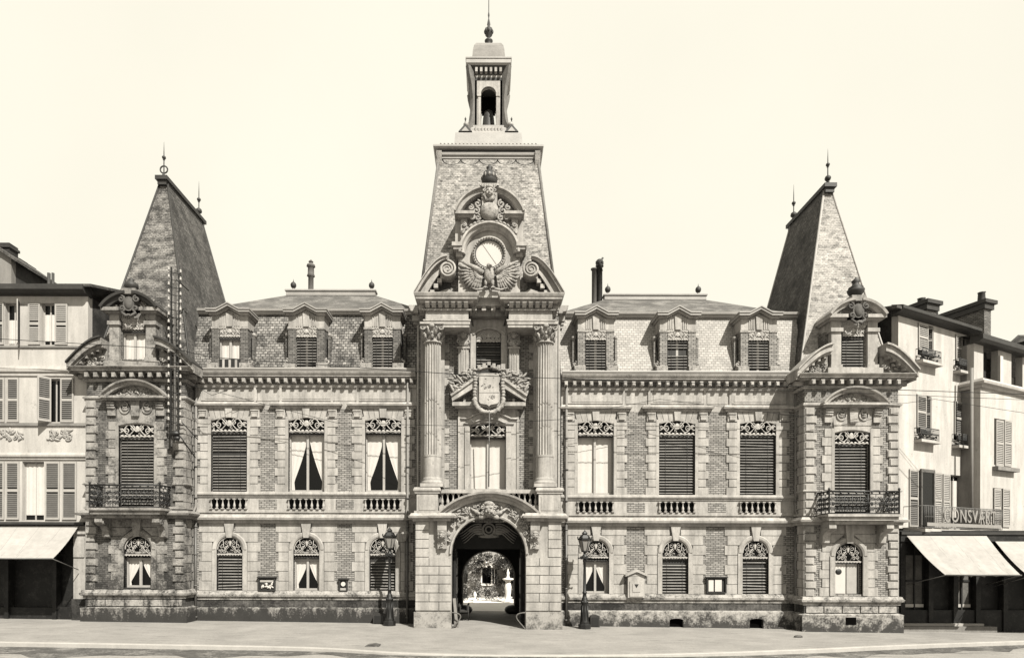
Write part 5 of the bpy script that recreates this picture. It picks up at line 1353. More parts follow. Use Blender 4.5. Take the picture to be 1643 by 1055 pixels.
def right_house():
    u, z = f1.u, f1.z
    W = u(1556, 560); zt = z(505, 1443); ztr = z(536, 1550)
    w = MB()
    tops = [(1472, 1497, 520, 572, 1484), (1532, 1549, 538, 588, 1540)]
    mids = [(1470, 1494, 634, 697, 1482), (1530, 1556, 645, 707, 1543)]
    def ops(L): return [(u(a), u(b) if b < 1554 else u(1553), z(d_, c), z(t, c), 0) for a, b, t, d_, c in L]
    zm = z(625, 1500); zl = z(742, 1500)
    wall(w, 0, W, zm, zt, 0, .3, ops(tops), rend); wall(w, 0, W, zl, zm, 0, .3, ops(mids), rend)
    wall(w, 0, W, z(848, 1480), zl, 0, .3, [(u(1496), u(1511), z(846, 1500), z(757, 1500), 0), (u(1524), u(1546), z(846, 1535), z(762, 1535), 0)], rend)
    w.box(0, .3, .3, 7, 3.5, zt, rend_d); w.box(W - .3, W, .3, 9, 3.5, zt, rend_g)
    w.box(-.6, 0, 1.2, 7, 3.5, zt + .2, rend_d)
    w.build('wall', rh)
    r = MB(); zt2 = zt
    r.sweep([(-.1, zt2 - .06), (.28, zt2 + .02), (.42, zt2 + .12), (.42, zt2 + .26), (-.1, zt2 + .42)], [(-.35, 0), (W + .25, 0)], lead)
    r.add([(-.7, -.35, zt2 + .2), (W + .25, -.35, zt2 + .2), (W + .25, 4, zt2 + 1.0), (-.7, 4, zt2 + 1.0), (-.7, -.35, zt2 + .08), (W + .25, -.35, zt2 + .08), (W + .25, 4, zt2 + .88), (-.7, 4, zt2 + .88)],
          [(0, 1, 2, 3), (7, 6, 5, 4), (0, 3, 7, 4), (1, 5, 6, 2), (0, 4, 5, 1)], slate)
    r.add([(-.7, 4, zt2 + 1.0), (W + .25, 4, zt2 + 1.0), (W + .25, 9, zt2), (-.7, 9, zt2)], [(0, 1, 2, 3)], slate)
    ro = r.build('roof', rh)
    for k, (a, b, t, d_, c) in enumerate(tops + mids):
        x0, x1 = u(a), min(u(b), u(1553)); za, zb = z(d_, c), z(t, c)
        plainwin(rh, x0, x1, za, zb, .12)
        shutter(rh, x0 + .02, x0 + (x1 - x0) * .62, za + .25, zb - .02, -.03, shutp if k < 2 else shutm, 0, 'l', paintw)
        shutter(rh, x1 - (x1 - x0) * .4, x1 - .02, za + .25, zb - .02, -.03, shutm, -60, 'r', paintw)
        rail(rh, x0 - .14, x1 + .12, za - .28, za + .24, -.28, 0, iron, .085, 'window_rail', True)
        s = MB(); s.box(x0 - .18, x1 + .2, -.34, 0, za - .42, za - .3, rend); s.build('sill', rh)
    plainwin(rh, u(1496), u(1511), z(846, 1500), z(757, 1500), .12); plainwin(rh, u(1524), u(1546), z(846, 1535), z(762, 1535), .12, (.2, .9))
    zz0 = z(846, 1480)
    S = lambda a, b, t, ang, hg, m: shutter(rh, u(a), u(b), zz0, z(t, a), -.04, m, ang, hg, paintw)
    S(1458, 1472, 752, 0, 'r', shutm); g2 = MB(); g2.box(u(1475), u(1495), -.10, -.06, zz0, z(753, 1485), glassd); g2.box(u(1474), u(1476), -.13, -.05, zz0, z(753, 1485), irong); g2.box(u(1494), u(1496), -.13, -.05, zz0, z(753, 1485), irong); g2.box(u(1476), u(1494), -.13, -.05, z(758, 1485), z(753, 1485), irong); g2.build('casement', rh); S(1498, 1510, 757, 0, 'l', shutp); S(1512, 1523, 760, 0, 'l', shutp)
    g = MB(); g.T = Matrix.Translation((u(1546), -.05, 0)) @ Matrix.Rotation(radians(-25), 4, 'Z'); ww = u(1566) - u(1546)
    g.box(0, ww, -.02, .02, zz0, z(764, 1550), glassd); g.box(0, .06, -.04, .04, zz0, z(764, 1550), irong); g.box(ww - .06, ww, -.04, .04, zz0, z(764, 1550), irong); g.build('casement', rh)
    # balcony with letter sign
    yb = -.95; bx0, bx1 = u(1447) + .1, u(1575)
    b = MB(); zb = z(850, 1500); b.box(bx0, bx1, yb, 0, zb - .14, zb, rend); b.box(bx0 + .1, bx1 - .1, yb + .1, 0, zb - .3, zb - .14, shopd)
    bo = b.build('balcony', rh)
    rail(bo, bx0 + .05, bx1 - .05, zb + .06, zb + 1.02, yb + .05, 0, irong, .13, 'railing')
    txt = 'CONSVART'; tm = M('cut metal letters', .36, .1, 5)
    cu = bpy.data.curves.new('sign_letters', 'FONT'); cu.body = txt; cu.size = .86; cu.extrude = .015; cu.space_character = 1.12; cu.align_x = 'CENTER'
    cu.materials.append(tm)
    to = bpy.data.objects.new('sign_letters', cu); COL.objects.link(to); to.parent = bo; to.location = (bx0 + (bx1 - bx0) * .55, yb - .0, zb + .34); to.rotation_euler = (pi / 2, 0, 0); to.scale = (.92, 1, 1)
    s = MB(); s.box(bx0 + .2, bx1 - .2, yb + .03, yb + .04, zb + .12, zb + .28, tm); s.build('sign_strip', bo)
right_house()
rs_ = MB()
def shop_right():
    Y0 = -.1; x = lambda px, py=900: X(px, Y0, py); z = lambda py: Z(py, Y0, 1520)
    s = MB(); xr = x(1760)
    s.box(x(1443), xr, Y0 + .3, Y0 + .6, -.8, z(850), shopd); s.box(x(1443), xr, Y0 - .1, Y0 + .5, z(868), z(852), shopd)
    s.box(x(1443), xr, Y0 - .16, Y0 - .1, z(857), z(853), lead)
    s.box(x(1443), xr, Y0 + .05, Y0 + .3, -.8, z(978), shopd)
    for px in (1445, 1490, 1530, 1566, 1610, 1660, 1710): s.box(x(px), x(px) + .2, Y0 - .02, Y0 + .32, -.8, z(868), shopd)
    for a, b, t in ((1459, 1485, 890), (1536, 1561, 915)):
        s.box(x(a), x(b), Y0 + .24, Y0 + .28, z(972), z(t), shopp); s.box((x(a) + x(b)) / 2 - .03, (x(a) + x(b)) / 2 + .03, Y0 + .18, Y0 + .24, z(978), z(868), shopd)
        s.box(x(a) - .05, x(b) + .05, Y0 + .2, Y0 + .24, z(974), z(969), rend)
        s.box(x(a), x(b), Y0 + .2, Y0 + .24, z(933), z(930), shopd)
    s.box(x(1440), x(1590), Y0 - .35, Y0 + .1, -.8, z(1003), rend_g); s.box(x(1442), x(1575), Y0 - .15, Y0 + .1, z(1003), z(999), kerbm)
    o = s.build('shopfront', None); return o
so = shop_right(); tag(so, 'dark timber shopfront under the awnings to the right of the right pavilion', 'shopfront')
Ya = -.25
awning(so, (X(1455, Ya, 858), X(1583, Ya, 858), Ya, Z(859, Ya, 1520)), (X(1518, -2.35, 922), X(1639, -2.35, 922), -2.35, Z(922, -2.35, 1520)))
awning(so, (X(1597, Ya, 858), X(1700, Ya, 858), Ya, Z(868, Ya, 1620)), (X(1652, -2.35, 922), X(1790, -2.35, 922), -2.35, Z(924, -2.35, 1650)))
# second right house
f2 = Face(1573, 1.9)
r2 = thing('corner_house', 'white house at the right edge with an attic storey set back above its cornice', 'house', (f2.X0, f2.Y0, 0), ANG)
def right_house2():
    u, z = f2.u, f2.z
    w = MB(); zc = z(624, 1585); W = 14
    ops = [(u(1595), u(1623), z(747, 1610), z(673, 1610), 0)]
    zmid = z(765, 1600)
    wall(w, 0, W, zmid, zc, 0, .3, ops, rend)
    wall(w, 0, W, 2, zmid, 0, .3, [(u(1593), u(1620), z(845, 1605), z(783, 1605), 0)], rend)
    w.box(0, .3, .3, 6, 2, zc, rend_g)
    w.sweep(string_prof(zc, zc + .42, .3), [(0, 3), (0, 0), (W, 0)], rend)
    ya = .25; zt = z(553, 1590)
    a0, a1, a2, a3 = u(1587), u(1611), u(1632), u(1650)
    w.box(-.05, a0, ya, ya + .3, zc, zt, rend); w.box(a1, a2, ya, ya + .3, zc, zt, rend); w.box(a3, W, ya, ya + .3, zc, zt, rend); w.box(a0, a1, ya + .5, ya + .55, zc, zt, slatd); w.box(a2, a3, ya + .5, ya + .55, zc, zt, slatd)
    w.box(a1 - .02, a1 + .25, ya - .1, ya + .02, zc + .45, zt - .3, curt)
    w.box(-.05, .25, ya + .3, 5, zc, zt, rend_g)
    w.build('wall', r2)
    r = MB(); r.sweep([(-.1, zt), (.3, zt), (.45, zt + .1), (.45, zt + .32), (-.1, zt + .5)], [(-.2, ya), (W, ya)], lead)
    r.add([(-.3, ya - .3, zt + .3), (W, ya - .3, zt + .3), (W, ya + 4, zt + 1.0), (-.3, ya + 4, zt + 1.0)], [(0, 1, 2, 3)], slate)
    ro = r.build('roof', r2)
    for (a, b, t, d_) in ((1597, 1609, 673, 747), (1610.5, 1622, 673, 747), (1594, 1605, 783, 845), (1608, 1619.5, 783, 845)):
        shutter(r2, u(a), u(b), z(d_, a), z(t, a), -.03, shutp, 0, 'l', paintw)
    s = MB(); s.box(u(1592), u(1627), -.25, 0, z(756, 1610), z(750, 1610), rend_g); s.build('sill', r2)
    p = MB(); p.tube([(-.45, .15, 4), (-.45, .15, zc + .9)], .07, M('grey drainpipe', .3, .1), 8); p.build('downpipe', r2)
right_house2()
# chimneys and roof behind the right houses
def back_chimney(px0, px1, t, bpx, b, Y, lab, pots):
    m = MB(); x0, x1 = X(px0, Y, t), X(px1, Y, t); zt = Z(t, Y, px1); xb = X(bpx, Y + 2.6, t)
    L_ = 2.6
    m.box(x0, x1, Y, Y + L_, 9, zt - .35, rend_g if False else brick_d)
    # oblique stack
    m.box(x0 - .12, x1 + .12, Y - .12, Y + L_ + .1, zt - .35, zt - .05, lead); m.box(x0 - .05, x1 + .05, Y - .05, Y + L_, zt - .05, zt, lead)
    o = m.build('chimney_stack', None)
    for i, q in enumerate(pots):
        p = MB(); p.lathe((x0 + x1) / 2 - .1, Y + q, [(.16, zt), (.14, zt + .5), (.18, zt + .55), (.1, zt + .56)], lead, 8); p.build('chimney_pot', o)
    return tag(o, lab, 'chimney')
c1 = thing('chimney_stack', 'broad dark brick chimney stack above the gap between the two right-hand houses', 'chimney', (X(1590, 7, 480), 7, 0), radians(-8))
def stack(parent, w, L_, zt, zb, pots):
    m = MB(); m.box(-w, 0, 0, L_, zb, zt - .5, brick_d); m.box(-w - .12, .12, -.1, L_ + .1, zt - .5, zt - .2, lead); m.box(-w - .2, .25, -.2, L_ + .2, zt - .2, zt, lead); m.box(-w - .06, .06, -.05, L_ + .05, zt - 2.1, zt - 1.95, brick_d); m.build('shaft', parent)
    for a, b, h in pots:
        p = MB(); p.lathe(a, b, [(.2, zt), (.17, zt + h), (.21, zt + h + .05), (.12, zt + h + .06)], lead, 8); p.build('chimney_pot', parent)
c1.rotation_euler = (0, 0, radians(20))
stack(c1, .55, 3.4, Z(483, 7, 1590), 10, ((-.3, .3, .5), (-.3, 2.9, .4)))
c2 = thing('chimney_stack', 'low dark chimney stack on the roof of the white house beside the right pavilion', 'chimney', (X(1502, 5, 490), 5, 0), radians(20))
stack(c2, .7, 1.0, Z(484, 5, 1500), 11, ((-.4, .5, .25),))
b_ = MB(); Yb = 12; b_.add([(X(1612, Yb), Yb, Z(556, Yb, 1612)), (X(1633, Yb), Yb, Z(537, Yb, 1633)), (X(1760, Yb), Yb, Z(537, Yb, 1700)), (X(1760, Yb), Yb - 4, Z(570, Yb, 1700)), (X(1612, Yb), Yb - 2, Z(560, Yb, 1612)), (X(1612, Yb), Yb + 5, 8), (X(1760, Yb), Yb + 5, 8)],
       [(0, 4, 3, 2, 1), (0, 1, 2, 6, 5)], slate)
b_.box(X(1616, Yb), X(1760, Yb), Yb - .5, Yb + 4, 5, Z(566, Yb, 1640), rend_g)
tag(b_.build('back_house', None), 'dark tiled roof peeping over the house at the far right edge', 'house')
# turn the letters into a mesh
def meshify(o):
    bpy.context.view_layer.update()
    me = bpy.data.meshes.new_from_object(o.evaluated_get(bpy.context.evaluated_depsgraph_get()))
    n = bpy.data.objects.new('sign_letters', me); COL.objects.link(n); n.parent = o.parent; n.location = o.location; n.rotation_euler = o.rotation_euler; n.scale = o.scale
    bpy.data.objects.remove(o); return n
for o in [q for q in bpy.data.objects if q.type == 'FONT']: meshify(o)
# ================================================================ STREET FURNITURE
def lamp(px, Y, label, first=None):
    x = X(px, Y, 950); g = gz(x)
    if first:
        r = first.copy(); COL.objects.link(r); r.location = (x, Y, g); r['label'] = label
        for c in first.children:
            n = c.copy(); COL.objects.link(n); n.parent = r
            for d in c.children: e = d.copy(); COL.objects.link(e); e.parent = n
        return r
    t = thing('street_lamp', label, 'street lamp', (x, Y, g), 0, 'cast iron street lamps')
    p = MB()
    p.lathe(0, 0, [(.27, 0), (.27, .18), (.21, .22), (.21, .30)], iron, 8, False)
    p.lathe(0, 0, [(.19, .30), (.17, .40), (.15, .55), (.13, 1.05), (.15, 1.10), (.17, 1.14), (.12, 1.2), (.13, 1.28), (.085, 1.36), (.075, 1.5), (.10, 1.52), (.10, 1.56), (.07, 1.6), (.062, 2.3), (.05, 2.85), (.08, 2.88), (.08, 2.94), (.05, 2.98)], iron, 14)
    for i in range(8):
        a = i * pi / 4; p.tube([(.17 * cos(a), .17 * sin(a), .34), (.135 * cos(a), .135 * sin(a), 1.0)], .018, iron, 5)
        p.ball((.13 * cos(a), .13 * sin(a), 1.14), (.04, .04, .06), iron, 5, 4)
    p.tube([(-.24, 0, 3.02), (.24, 0, 3.02)], .022, iron, 6); p.ball((-.26, 0, 3.02), .04, iron); p.ball((.26, 0, 3.02), .04, iron)
    for i in range(6): a = i * pi / 3; p.curl(.13 * cos(a), 3.03, .07, 1.2, 90, .13 * sin(a), .022, iron)
    p.lathe(0, 0, [(.05, 2.98), (.14, 3.05), (.10, 3.14), (.05, 3.18), (.05, 3.26), (.13, 3.30)], iron, 12)
    p.build('post', t)
    h = MB(); z0, z1 = 3.32, 3.78
    h.lathe(0, 0, [(.15, z0 - .03), (.15, z0 + .02)], iron, 6, False); h.lathe(0, 0, [(.26, z1), (.31, z1 + .03), (.31, z1 + .07), (.26, z1 + .09), (.17, z1 + .22), (.10, z1 + .26), (.12, z1 + .30), (.08, z1 + .36), (.03, z1 + .40), (.01, z1 + .46)], iron, 6, False)
    for i in range(6):
        a = i * pi / 3; h.tube([(.14 * cos(a), .14 * sin(a), z0), (.26 * cos(a), .26 * sin(a), z1)], .014, iron, 4)
        h.ball((.30 * cos(a), .30 * sin(a), z1 + .12), (.03, .03, .06), iron, 5, 4)
    l = h.build('lantern', t)
    g_ = MB(); gl = M('lantern glass', .35, .05, 3, rough=.15, bump=0)
    g_.lathe(0, 0, [(.125, z0 + .01), (.245, z1 - .005)], gl, 6, False); g_.build('lamp_glass', l)
    b = MB(); b.lathe(0, 0, [(.03, z0), (.03, z0 + .12), (.05, z0 + .2), (.01, z0 + .28)], iron, 6)
    return t
lp = lamp(625, -.95, 'black cast iron street lamp standing on the pavement to the left of the gateway')
lamp(938, -1.1, 'black cast iron street lamp to the right of the gateway, beside the downpipe', lp)
wl = thing('wall_lantern', 'small pale gas lantern on a thin stem between the left street lamp and the gate', 'lantern', (X(650, -.3, 860), -.3, Z(856, -.3, 650)))
q = MB(); pm_ = M('pale lantern metal', .4, .1); q.lathe(0, 0, [(.2, 0), (.2, .03), (.05, .17), (.03, .22)], pm_, 6, False); q.lathe(0, 0, [(.05, -.3), (.17, 0)], pm_, 6, False); q.build('lantern_head', wl)
q = MB(); q.tube([(0, 0, -.3), (0, 0, -2.6)], .022, irong, 6); q.tube([(0, 0, -.35), (0, .3, -.35)], .02, irong, 5); q.build('bracket', wl)
# insulator mast on the left pavilion
mx, my = X(281, -1.35, 560), -1.35
ms_ = thing('telephone_mast', 'iron telephone mast with two ladders of white insulators against the left pavilion', 'telephone mast', (mx, my, 0))
q = MB(); zt, zb = Z(432, my, 281), Z(703, my, 281)
q.box(-.035, .035, -.03, .03, zb + .3, zt, irong); q.box(-.19, -.14, -.03, .03, zb, zt + .1, iron); q.box(.14, .18, -.03, .03, zb - .1, zt - .2, iron)
q.ball((0, -.05, zb + .2), (.25, .12, .12), iron); q.ball((.1, -.05, zb), (.15, .1, .1), iron)
q.tube([(0, 0, zb + .4), (.5, .8, zb - .7)], .025, iron, 5); q.tube([(.1, 0, zb + .9), (.6, .8, zb + .1)], .02, iron, 5); q.tube([(0, 0, zt - .4), (0, 1.2, zt - .4)], .03, iron, 5); q.tube([(0, 0, zb + 2.2), (.0, .5, zb + 2.2)], .03, iron, 5); q.build('mast', ms_)
insm = M('white porcelain', .45, .05, 3, rough=.3)
ins = None; nI = 21
for i in range(nI):
    z = zt - .1 - i * (zt - zb - .5) / nI
    q = MB(); q.tube([(-.26, -.03, z), (.26, -.03, z - .12)], .014, iron, 4); q.build('crossarm', ms_)
    for s in (-1, 1):
        if ins is None:
            q = MB(); q.lathe(0, 0, [(.045, 0), (.055, .03), (.03, .05), (.05, .08), (.03, .12), (.012, .14)], insm, 8); ins = q.build('insulator', ms_); o = ins
        else: o = ins.copy(); COL.objects.link(o); o.parent = ms_
        o.location = (s * .25, -.05, z - s * .06)
# overhead wires
wirem = M('wire', .03, .1)
def wire(pts, label, r=.013, sag=.25):
    P = []
    for (a, b) in zip(pts[:-1], pts[1:]):
        for i in range(16):
            t = i / 16; P.append([a[k] + (b[k] - a[k]) * t for k in range(3)]); P[-1][2] -= sag * 4 * t * (1 - t) * 1
    P.append(list(pts[-1])); q = MB(); q.tube(P, r, wirem, 5); o = q.build('overhead_wire', None); tag(o, label, 'wire', 'overhead wires'); return o
W = lambda px, py, Y: (X(px, Y, py), Y, Z(py, Y, px))
wire([W(-60, 540, -1.5), W(283, 560, -1.5), W(340, 573, -2.2), W(760, 602, -2.2), W(1643, 632, -1.9), W(1760, 640, -1.9)], 'topmost overhead wire, crossing the columns level with the cartouche crown', .014, 0)
wire([W(283, 612, -1.5), W(440, 652, -1.0), W(540, 678, -.9), W(735, 683, -1.9), W(905, 672, -1.6)], 'lower overhead wire sloping over the left wing windows towards the door above the gateway', .010, 0)
wire([W(905, 668, -1.0), W(1058, 640, -1.0), W(1290, 668, -1.5), W(1500, 640, -1.2), W(1643, 662, -1.0)], 'thin overhead wire peaking in front of the right wing frieze', .009, 0)
wire([W(905, 606, -1.4), W(1100, 620, -1.2), W(1270, 626, -1.2), W(1643, 641, -1.2)], 'overhead wire running along the modillions of the right wing', .010, 0)
wire([W(283, 500, -1.5), W(283, 600, -1.4), W(340, 634, -.9), W(395, 614, -.8)], 'short drop wire between the insulator mast and the left wing cornice', .010, 0)
# wall fittings
def board(name, px0, px1, py0, py1, Y, label, cat, style):
    x0, x1, z0, z1 = X(px0, Y, py0), X(px1, Y, py0), Z(py1, Y, px0), Z(py0, Y, px0)
    t = thing(name, label, cat, ((x0 + x1) / 2, Y, z0)); w = (x1 - x0) / 2; h = z1 - z0
    q = MB(); q.box(-w, w, 0, .12, 0, .05, slatd); q.box(-w, w, 0, .12, h - .05, h, slatd); q.box(-w, -w + .05, 0, .12, .05, h - .05, slatd); q.box(w - .05, w, 0, .12, .05, h - .05, slatd); q.box(-w + .05, w - .05, .08, .12, .05, h - .05, slatd); 
    q.box(-w - .05, w + .05, -.04, .12, h, h + .04, slatd); q.build('frame', t)
    q = MB(); R_ = random.Random(int(px0))
    if style == 'notices':
        q.box(-w + .1, -w + .32, .05, .07, .08, h - .1, curt); q.box(-w + .38, -w + .68, .04, .06, .08, h - .1, curt); q.build('paper', t)
    elif style == 'relief':
        q.box(-w + .07, w - .07, .05, .08, h - .2, h - .1, paintw)
        for i in range(14): q.ball((R_.uniform(-w + .12, w - .12), .05, R_.uniform(.1, h - .25)), (.09, .03, .035), curt, 6, 4, R_.uniform(0, 180))
        q.build('poster', t)
    elif style == 'disc':
        q.lathe(0, 0, [(.1, 0), (.1, .03)], curt, 14); q.v = [(a, .04 - c * 1, b + h * .62) for a, b, c in q.v]; q.box(-w + .03, w - .03, .02, .06, .02, h * .28, paintw); q.build('face_plate', t)
    return t
board('notice_board', 1134, 1166, 926, 951, -.16, 'glazed notice case holding two white papers on the right wing', 'notice board', 'notices')
board('poster_frame', 414, 441, 926, 947, -.16, 'dark framed poster on the brick between the two leftmost windows of the left wing', 'poster', 'relief')
board('wall_box', 544, 557, 929, 948, -.14, 'small dark wall box with a round white plate on the left wing', 'wall box', 'disc')
lb = thing('letter_box', 'stone pedimented letter box let into the wall beside the right street lamp', 'letter box', (X(1020.5, -.2, 940), -.2, Z(958, -.2, 1020)))
q = MB(); q.box(-.37, .37, -.06, .2, 0, .95, stone); q.prism([(-.50, .93), (-.50, 1.02), (0, 1.26), (.50, 1.02), (.50, .93), (0, 1.14)], -.16, .2, stone); q.prism([(-.4, .95), (.4, .95), (0, 1.12)], -.07, .2, stone); q.box(-.3, .3, -.09, -.06, .05, .72, stone); q.build('housing', lb)
q = MB(); q.box(-.17, .17, -.11, -.09, .25, .62, paintw); q.prism([(-.09, .6), (.09, .6), (0, .44)], -.125, -.11, iron); q.build('slot_plate', lb)
for px, py, w_, h_, lab in ((608, 990, .50, .42, 'low dark box at the wall foot behind the left street lamp'), (955, 990, .40, .48, 'low dark box with rounded top at the wall foot behind the right street lamp')):
    Y = -.5; xx = X(px, Y, 990); q = MB(); q.box(-w_ / 2, w_ / 2, 0, .3, 0, h_, lead); q.prism(arc(-w_ / 2, w_ / 2, h_, .05), 0, .3, lead); q.box(-w_ / 2 + .05, w_ / 2 - .05, -.02, 0, .05, h_ - .05, iron)
    o = q.build('coal_box', None, (xx, Y, gz(xx))); tag(o, lab, 'box')
# plank and bicycle leaning inside the gate
pk = MB(); pk.T = Matrix.Translation((-1.33, -1.35, gz(-1.3))) @ Matrix.Rotation(radians(-6), 4, 'Y') @ Matrix.Rotation(radians(-4), 4, 'X'); pk.box(-.06, .06, -.03, .03, 0, 1.25, M('old plank', .3, .2)); pk.box(-.1, .1, -.04, .04, .05, .3, M('old plank', .3, .2))
tag(pk.build('plank', None), 'weathered plank leaning inside the left jamb of the gateway', 'plank')
bc = thing('cart', 'two-wheeled hand cart in shade inside the left of the gateway', 'cart', (-1.15, 1.6, gz(-1)))
for s in (-1, 1):
    q = MB(); q.T = Matrix.Translation((s * .22, 0, .42)) @ Matrix.Rotation(pi / 2, 4, 'Z'); q.ring(0, 0, [(.42, -.02), (.42, .02), (.37, .02), (.37, -.02)], 0, 360, bark, 20)
    for i in range(5): a = i * pi / 5; q.tube([(-.38 * cos(a), 0, -.38 * sin(a)), (.38 * cos(a), 0, .38 * sin(a))], .015, bark, 4)
    q.build('wheel', bc)
q = MB(); q.box(-.18, .18, -.5, .5, .42, .5, bark); q.box(-.18, -.15, -.5, .5, .5, .75, bark); q.box(.15, .18, -.5, .5, .5, .75, bark); q.tube([(-.15, .5, .46), (-.15, 1.1, .6)], .02, bark); q.tube([(.15, .5, .46), (.15, 1.1, .6)], .02, bark); q.build('body', bc)
# ================================================================ COURTYARD GARDEN
def leaves(mb, c, r, n, s, m, R_):
    for i in range(n):
        d = Vector((R_.gauss(0, 1), R_.gauss(0, 1), R_.gauss(0, 1))).normalized() * (R_.random() ** .4)
        p = Vector((c[0] + d.x * r[0], c[1] + d.y * r[1], c[2] + d.z * r[2]))
        a = Vector((R_.uniform(-1, 1), R_.uniform(-1, 1), R_.uniform(-1, 1))).normalized(); b = a.cross(Vector((R_.uniform(-1, 1), R_.uniform(-1, 1), R_.uniform(-1, 1)))).normalized()
        k = s * R_.uniform(.6, 1.3)
        mb.add([p - a * k, p + b * k * .5, p + a * k, p - b * k * .5], [(0, 1, 2, 3)], m)
def tree(x, y, h, rx, label, seed, n=60):
    R_ = random.Random(seed); t = thing('garden_tree', label, 'tree', (x, y, -.6), 0, 'trees of the courtyard garden')
    q = MB(); q.tube([(0, 0, -.1), (.05, 0, h * .25), (-.05, .1, h * .5), (.1, 0, h * .8)], [.22, .17, .12, .04], bark, 8)
    for i in range(7):
        a = R_.uniform(0, 6.28); z = h * R_.uniform(.3, .6); q.tube([(0, 0, z), (cos(a) * rx * .4, sin(a) * rx * .4, z + h * .12), (cos(a) * rx * .8, sin(a) * rx * .8, z + h * .2)], [.09, .06, .02], bark, 5)
    q.build('trunk', t); c = MB()
    for i in range(n):
        a = R_.uniform(0, 6.28); rr = rx * sqrt(R_.random()); z = h * R_.uniform(.24, .7)
        leaves(c, (rr * cos(a), rr * sin(a), z), (.5, .5, .35), 60, .10, R_.choice((leafd, leafd, leafm, leafl) if R_.random() < .6 else (leafd, leafm)), R_)
    c.build('crown', t); return t
tree(-2.0, 25.5, 8.6, 2.8, 'leafy courtyard tree seen through the top left of the gateway', 1)
tree(2.2, 24.5, 8.6, 2.8, 'leafy courtyard tree hanging over the pale urn seen through the gateway', 2)
tree(4.2, 31, 8.5, 2.8, 'right-hand courtyard tree at the very edge of the gateway view', 9)
tree(.2, 33, 12, 4.2, 'tallest courtyard tree rising behind the garden house', 3, 80)
YG = 28.5
gh = thing('garden_house', 'ivy-covered garden house with one tall dark window seen through the gateway', 'house', (0, YG, 0))
q = MB(); gw_ = (X(773, YG, 900), X(797, YG, 900)); wx0, wx1 = X(796 - 1, YG) , 0
wx0, wx1 = X(773.5, YG, 920), X(788, YG, 920); z0, z1 = Z(935, YG), Z(911, YG)
wall(q, -3.6, X(812, YG), -.8, 4.4, 0, .3, [(wx0, wx1, z0, z1, 0)], M('garden house wall', .5, .2, 2)); q.box(wx0, wx1, .15, .2, z0, z1, void); q.build('wall', gh)
q = MB(); q.box(wx0 - .12, wx0, -.08, 0, z0 - .1, z1 + .25, white_st); q.box(wx1, wx1 + .1, -.08, 0, z0 - .1, z1 + .1, white_st); q.prism([(wx0 - .45, z1 + .1), (wx1 + .2, z1 + .1), ((wx0 + wx1) / 2 - .1, z1 + .75)], -.25, 0, white_st); q.box(wx0 - .2, wx1 + .2, -.15, 0, z0 - .2, z0 - .1, white_st); o = q.build('window_frame', gh)
q = MB(); q.box(wx1 + .12, wx1 + .5, -.06, -.02, z0, z1 - .1, slatd); q.box(wx1 + .28, wx1 + .33, -.09, -.06, z0, z1 - .1, white_st); q.build('shutter', gh)
q = MB(); q.add([(-3.8, -.4, 4.4), (1.7, -.4, 4.4), (1.7, 2.5, 5.8), (-3.8, 2.5, 5.8)], [(0, 1, 2, 3)], slate); q.build('roof', gh)
R_ = random.Random(21); q = MB()
for i in range(60):
    a = R_.uniform(-2.6, 1.7); zz = R_.uniform(.1, 3.2)
    if wx0 - .15 < a < wx1 + .5 and zz > z0 - .2: continue
    leaves(q, (a, YG - .25, zz), (.3, .15, .3), 45, .07, R_.choice((leafl, leafl, leafm, leafd)), R_)
o = q.build('ivy', None); tag(o, 'pale ivy climbing over the garden house wall beyond the gateway', 'ivy')
q = MB()
for i in range(46):
    a = R_.uniform(-2.9, 2.9); leaves(q, (a, 22.4 + R_.uniform(-.6, .6) + abs(a) * -.2, R_.uniform(-.5, .35 + .35 * abs(a) * .4)), (.35, .3, .28), 55, .06, R_.choice((leafd, leafm, leafd, leafl)), R_)
o = q.build('flower_bed', None); tag(o, 'low bank of bedding plants in the courtyard beyond the gateway', 'flower bed'); o['kind'] = 'stuff'
q = MB()
for i in range(60): leaves(q, (R_.uniform(1.5, 4.6), 27 + R_.uniform(-.4, .4), R_.uniform(-.5, 3.9)), (.4, .3, .35), 60, .09, R_.choice((leafd, leafd, leafm)), R_)
q.box(1.5, 4.6, 27.3, 27.8, -.7, 3.9, leafd)
o = q.build('hedge', None); tag(o, 'tall dark hedge standing behind the white urn beyond the gateway', 'hedge')
# pale urn fountain on the right, small pedestal on the left
Yu = 20.6; xu = X(815, Yu, 950); s_ = (D + Yu) / F; g0 = Z(966, Yu)
u = thing('garden_urn', 'tall white stone urn with a wide basin at the right inside the gateway view', 'urn', (xu, Yu, g0))
k = MB(); h = lambda py: Z(py, Yu) - g0
k.lathe(0, 0, [(.36, h(970)), (.36, h(964)), (.27, h(962)), (.22, h(959)), (.20, h(955)), (.24, h(948)), (.27, h(941)), (.22, h(936)), (.17, h(933)), (.25, h(931))], white_st, 18); k.build('pedestal', u)
k = MB(); k.lathe(0, 0, [(.25, h(931)), (.42, h(929)), (.44, h(927.5)), (.12, h(926)), (.09, h(922)), (.12, h(918)), (.05, h(914)), (.02, h(911))], white_st, 18); k.build('basin', u)
xu = X(762, Yu, 960); u = thing('stone_pedestal', 'small white stone bollard topped by a ball at the left inside the gateway view', 'pedestal', (xu, Yu, g0))
k = MB(); k.lathe(0, 0, [(.22, h(970)), (.22, h(966)), (.15, h(964)), (.13, h(961)), (.06, h(959)), (.12, h(956)), (.13, h(953)), (.08, h(950)), (.02, h(948))], white_st, 14); k.build('shaft', u)
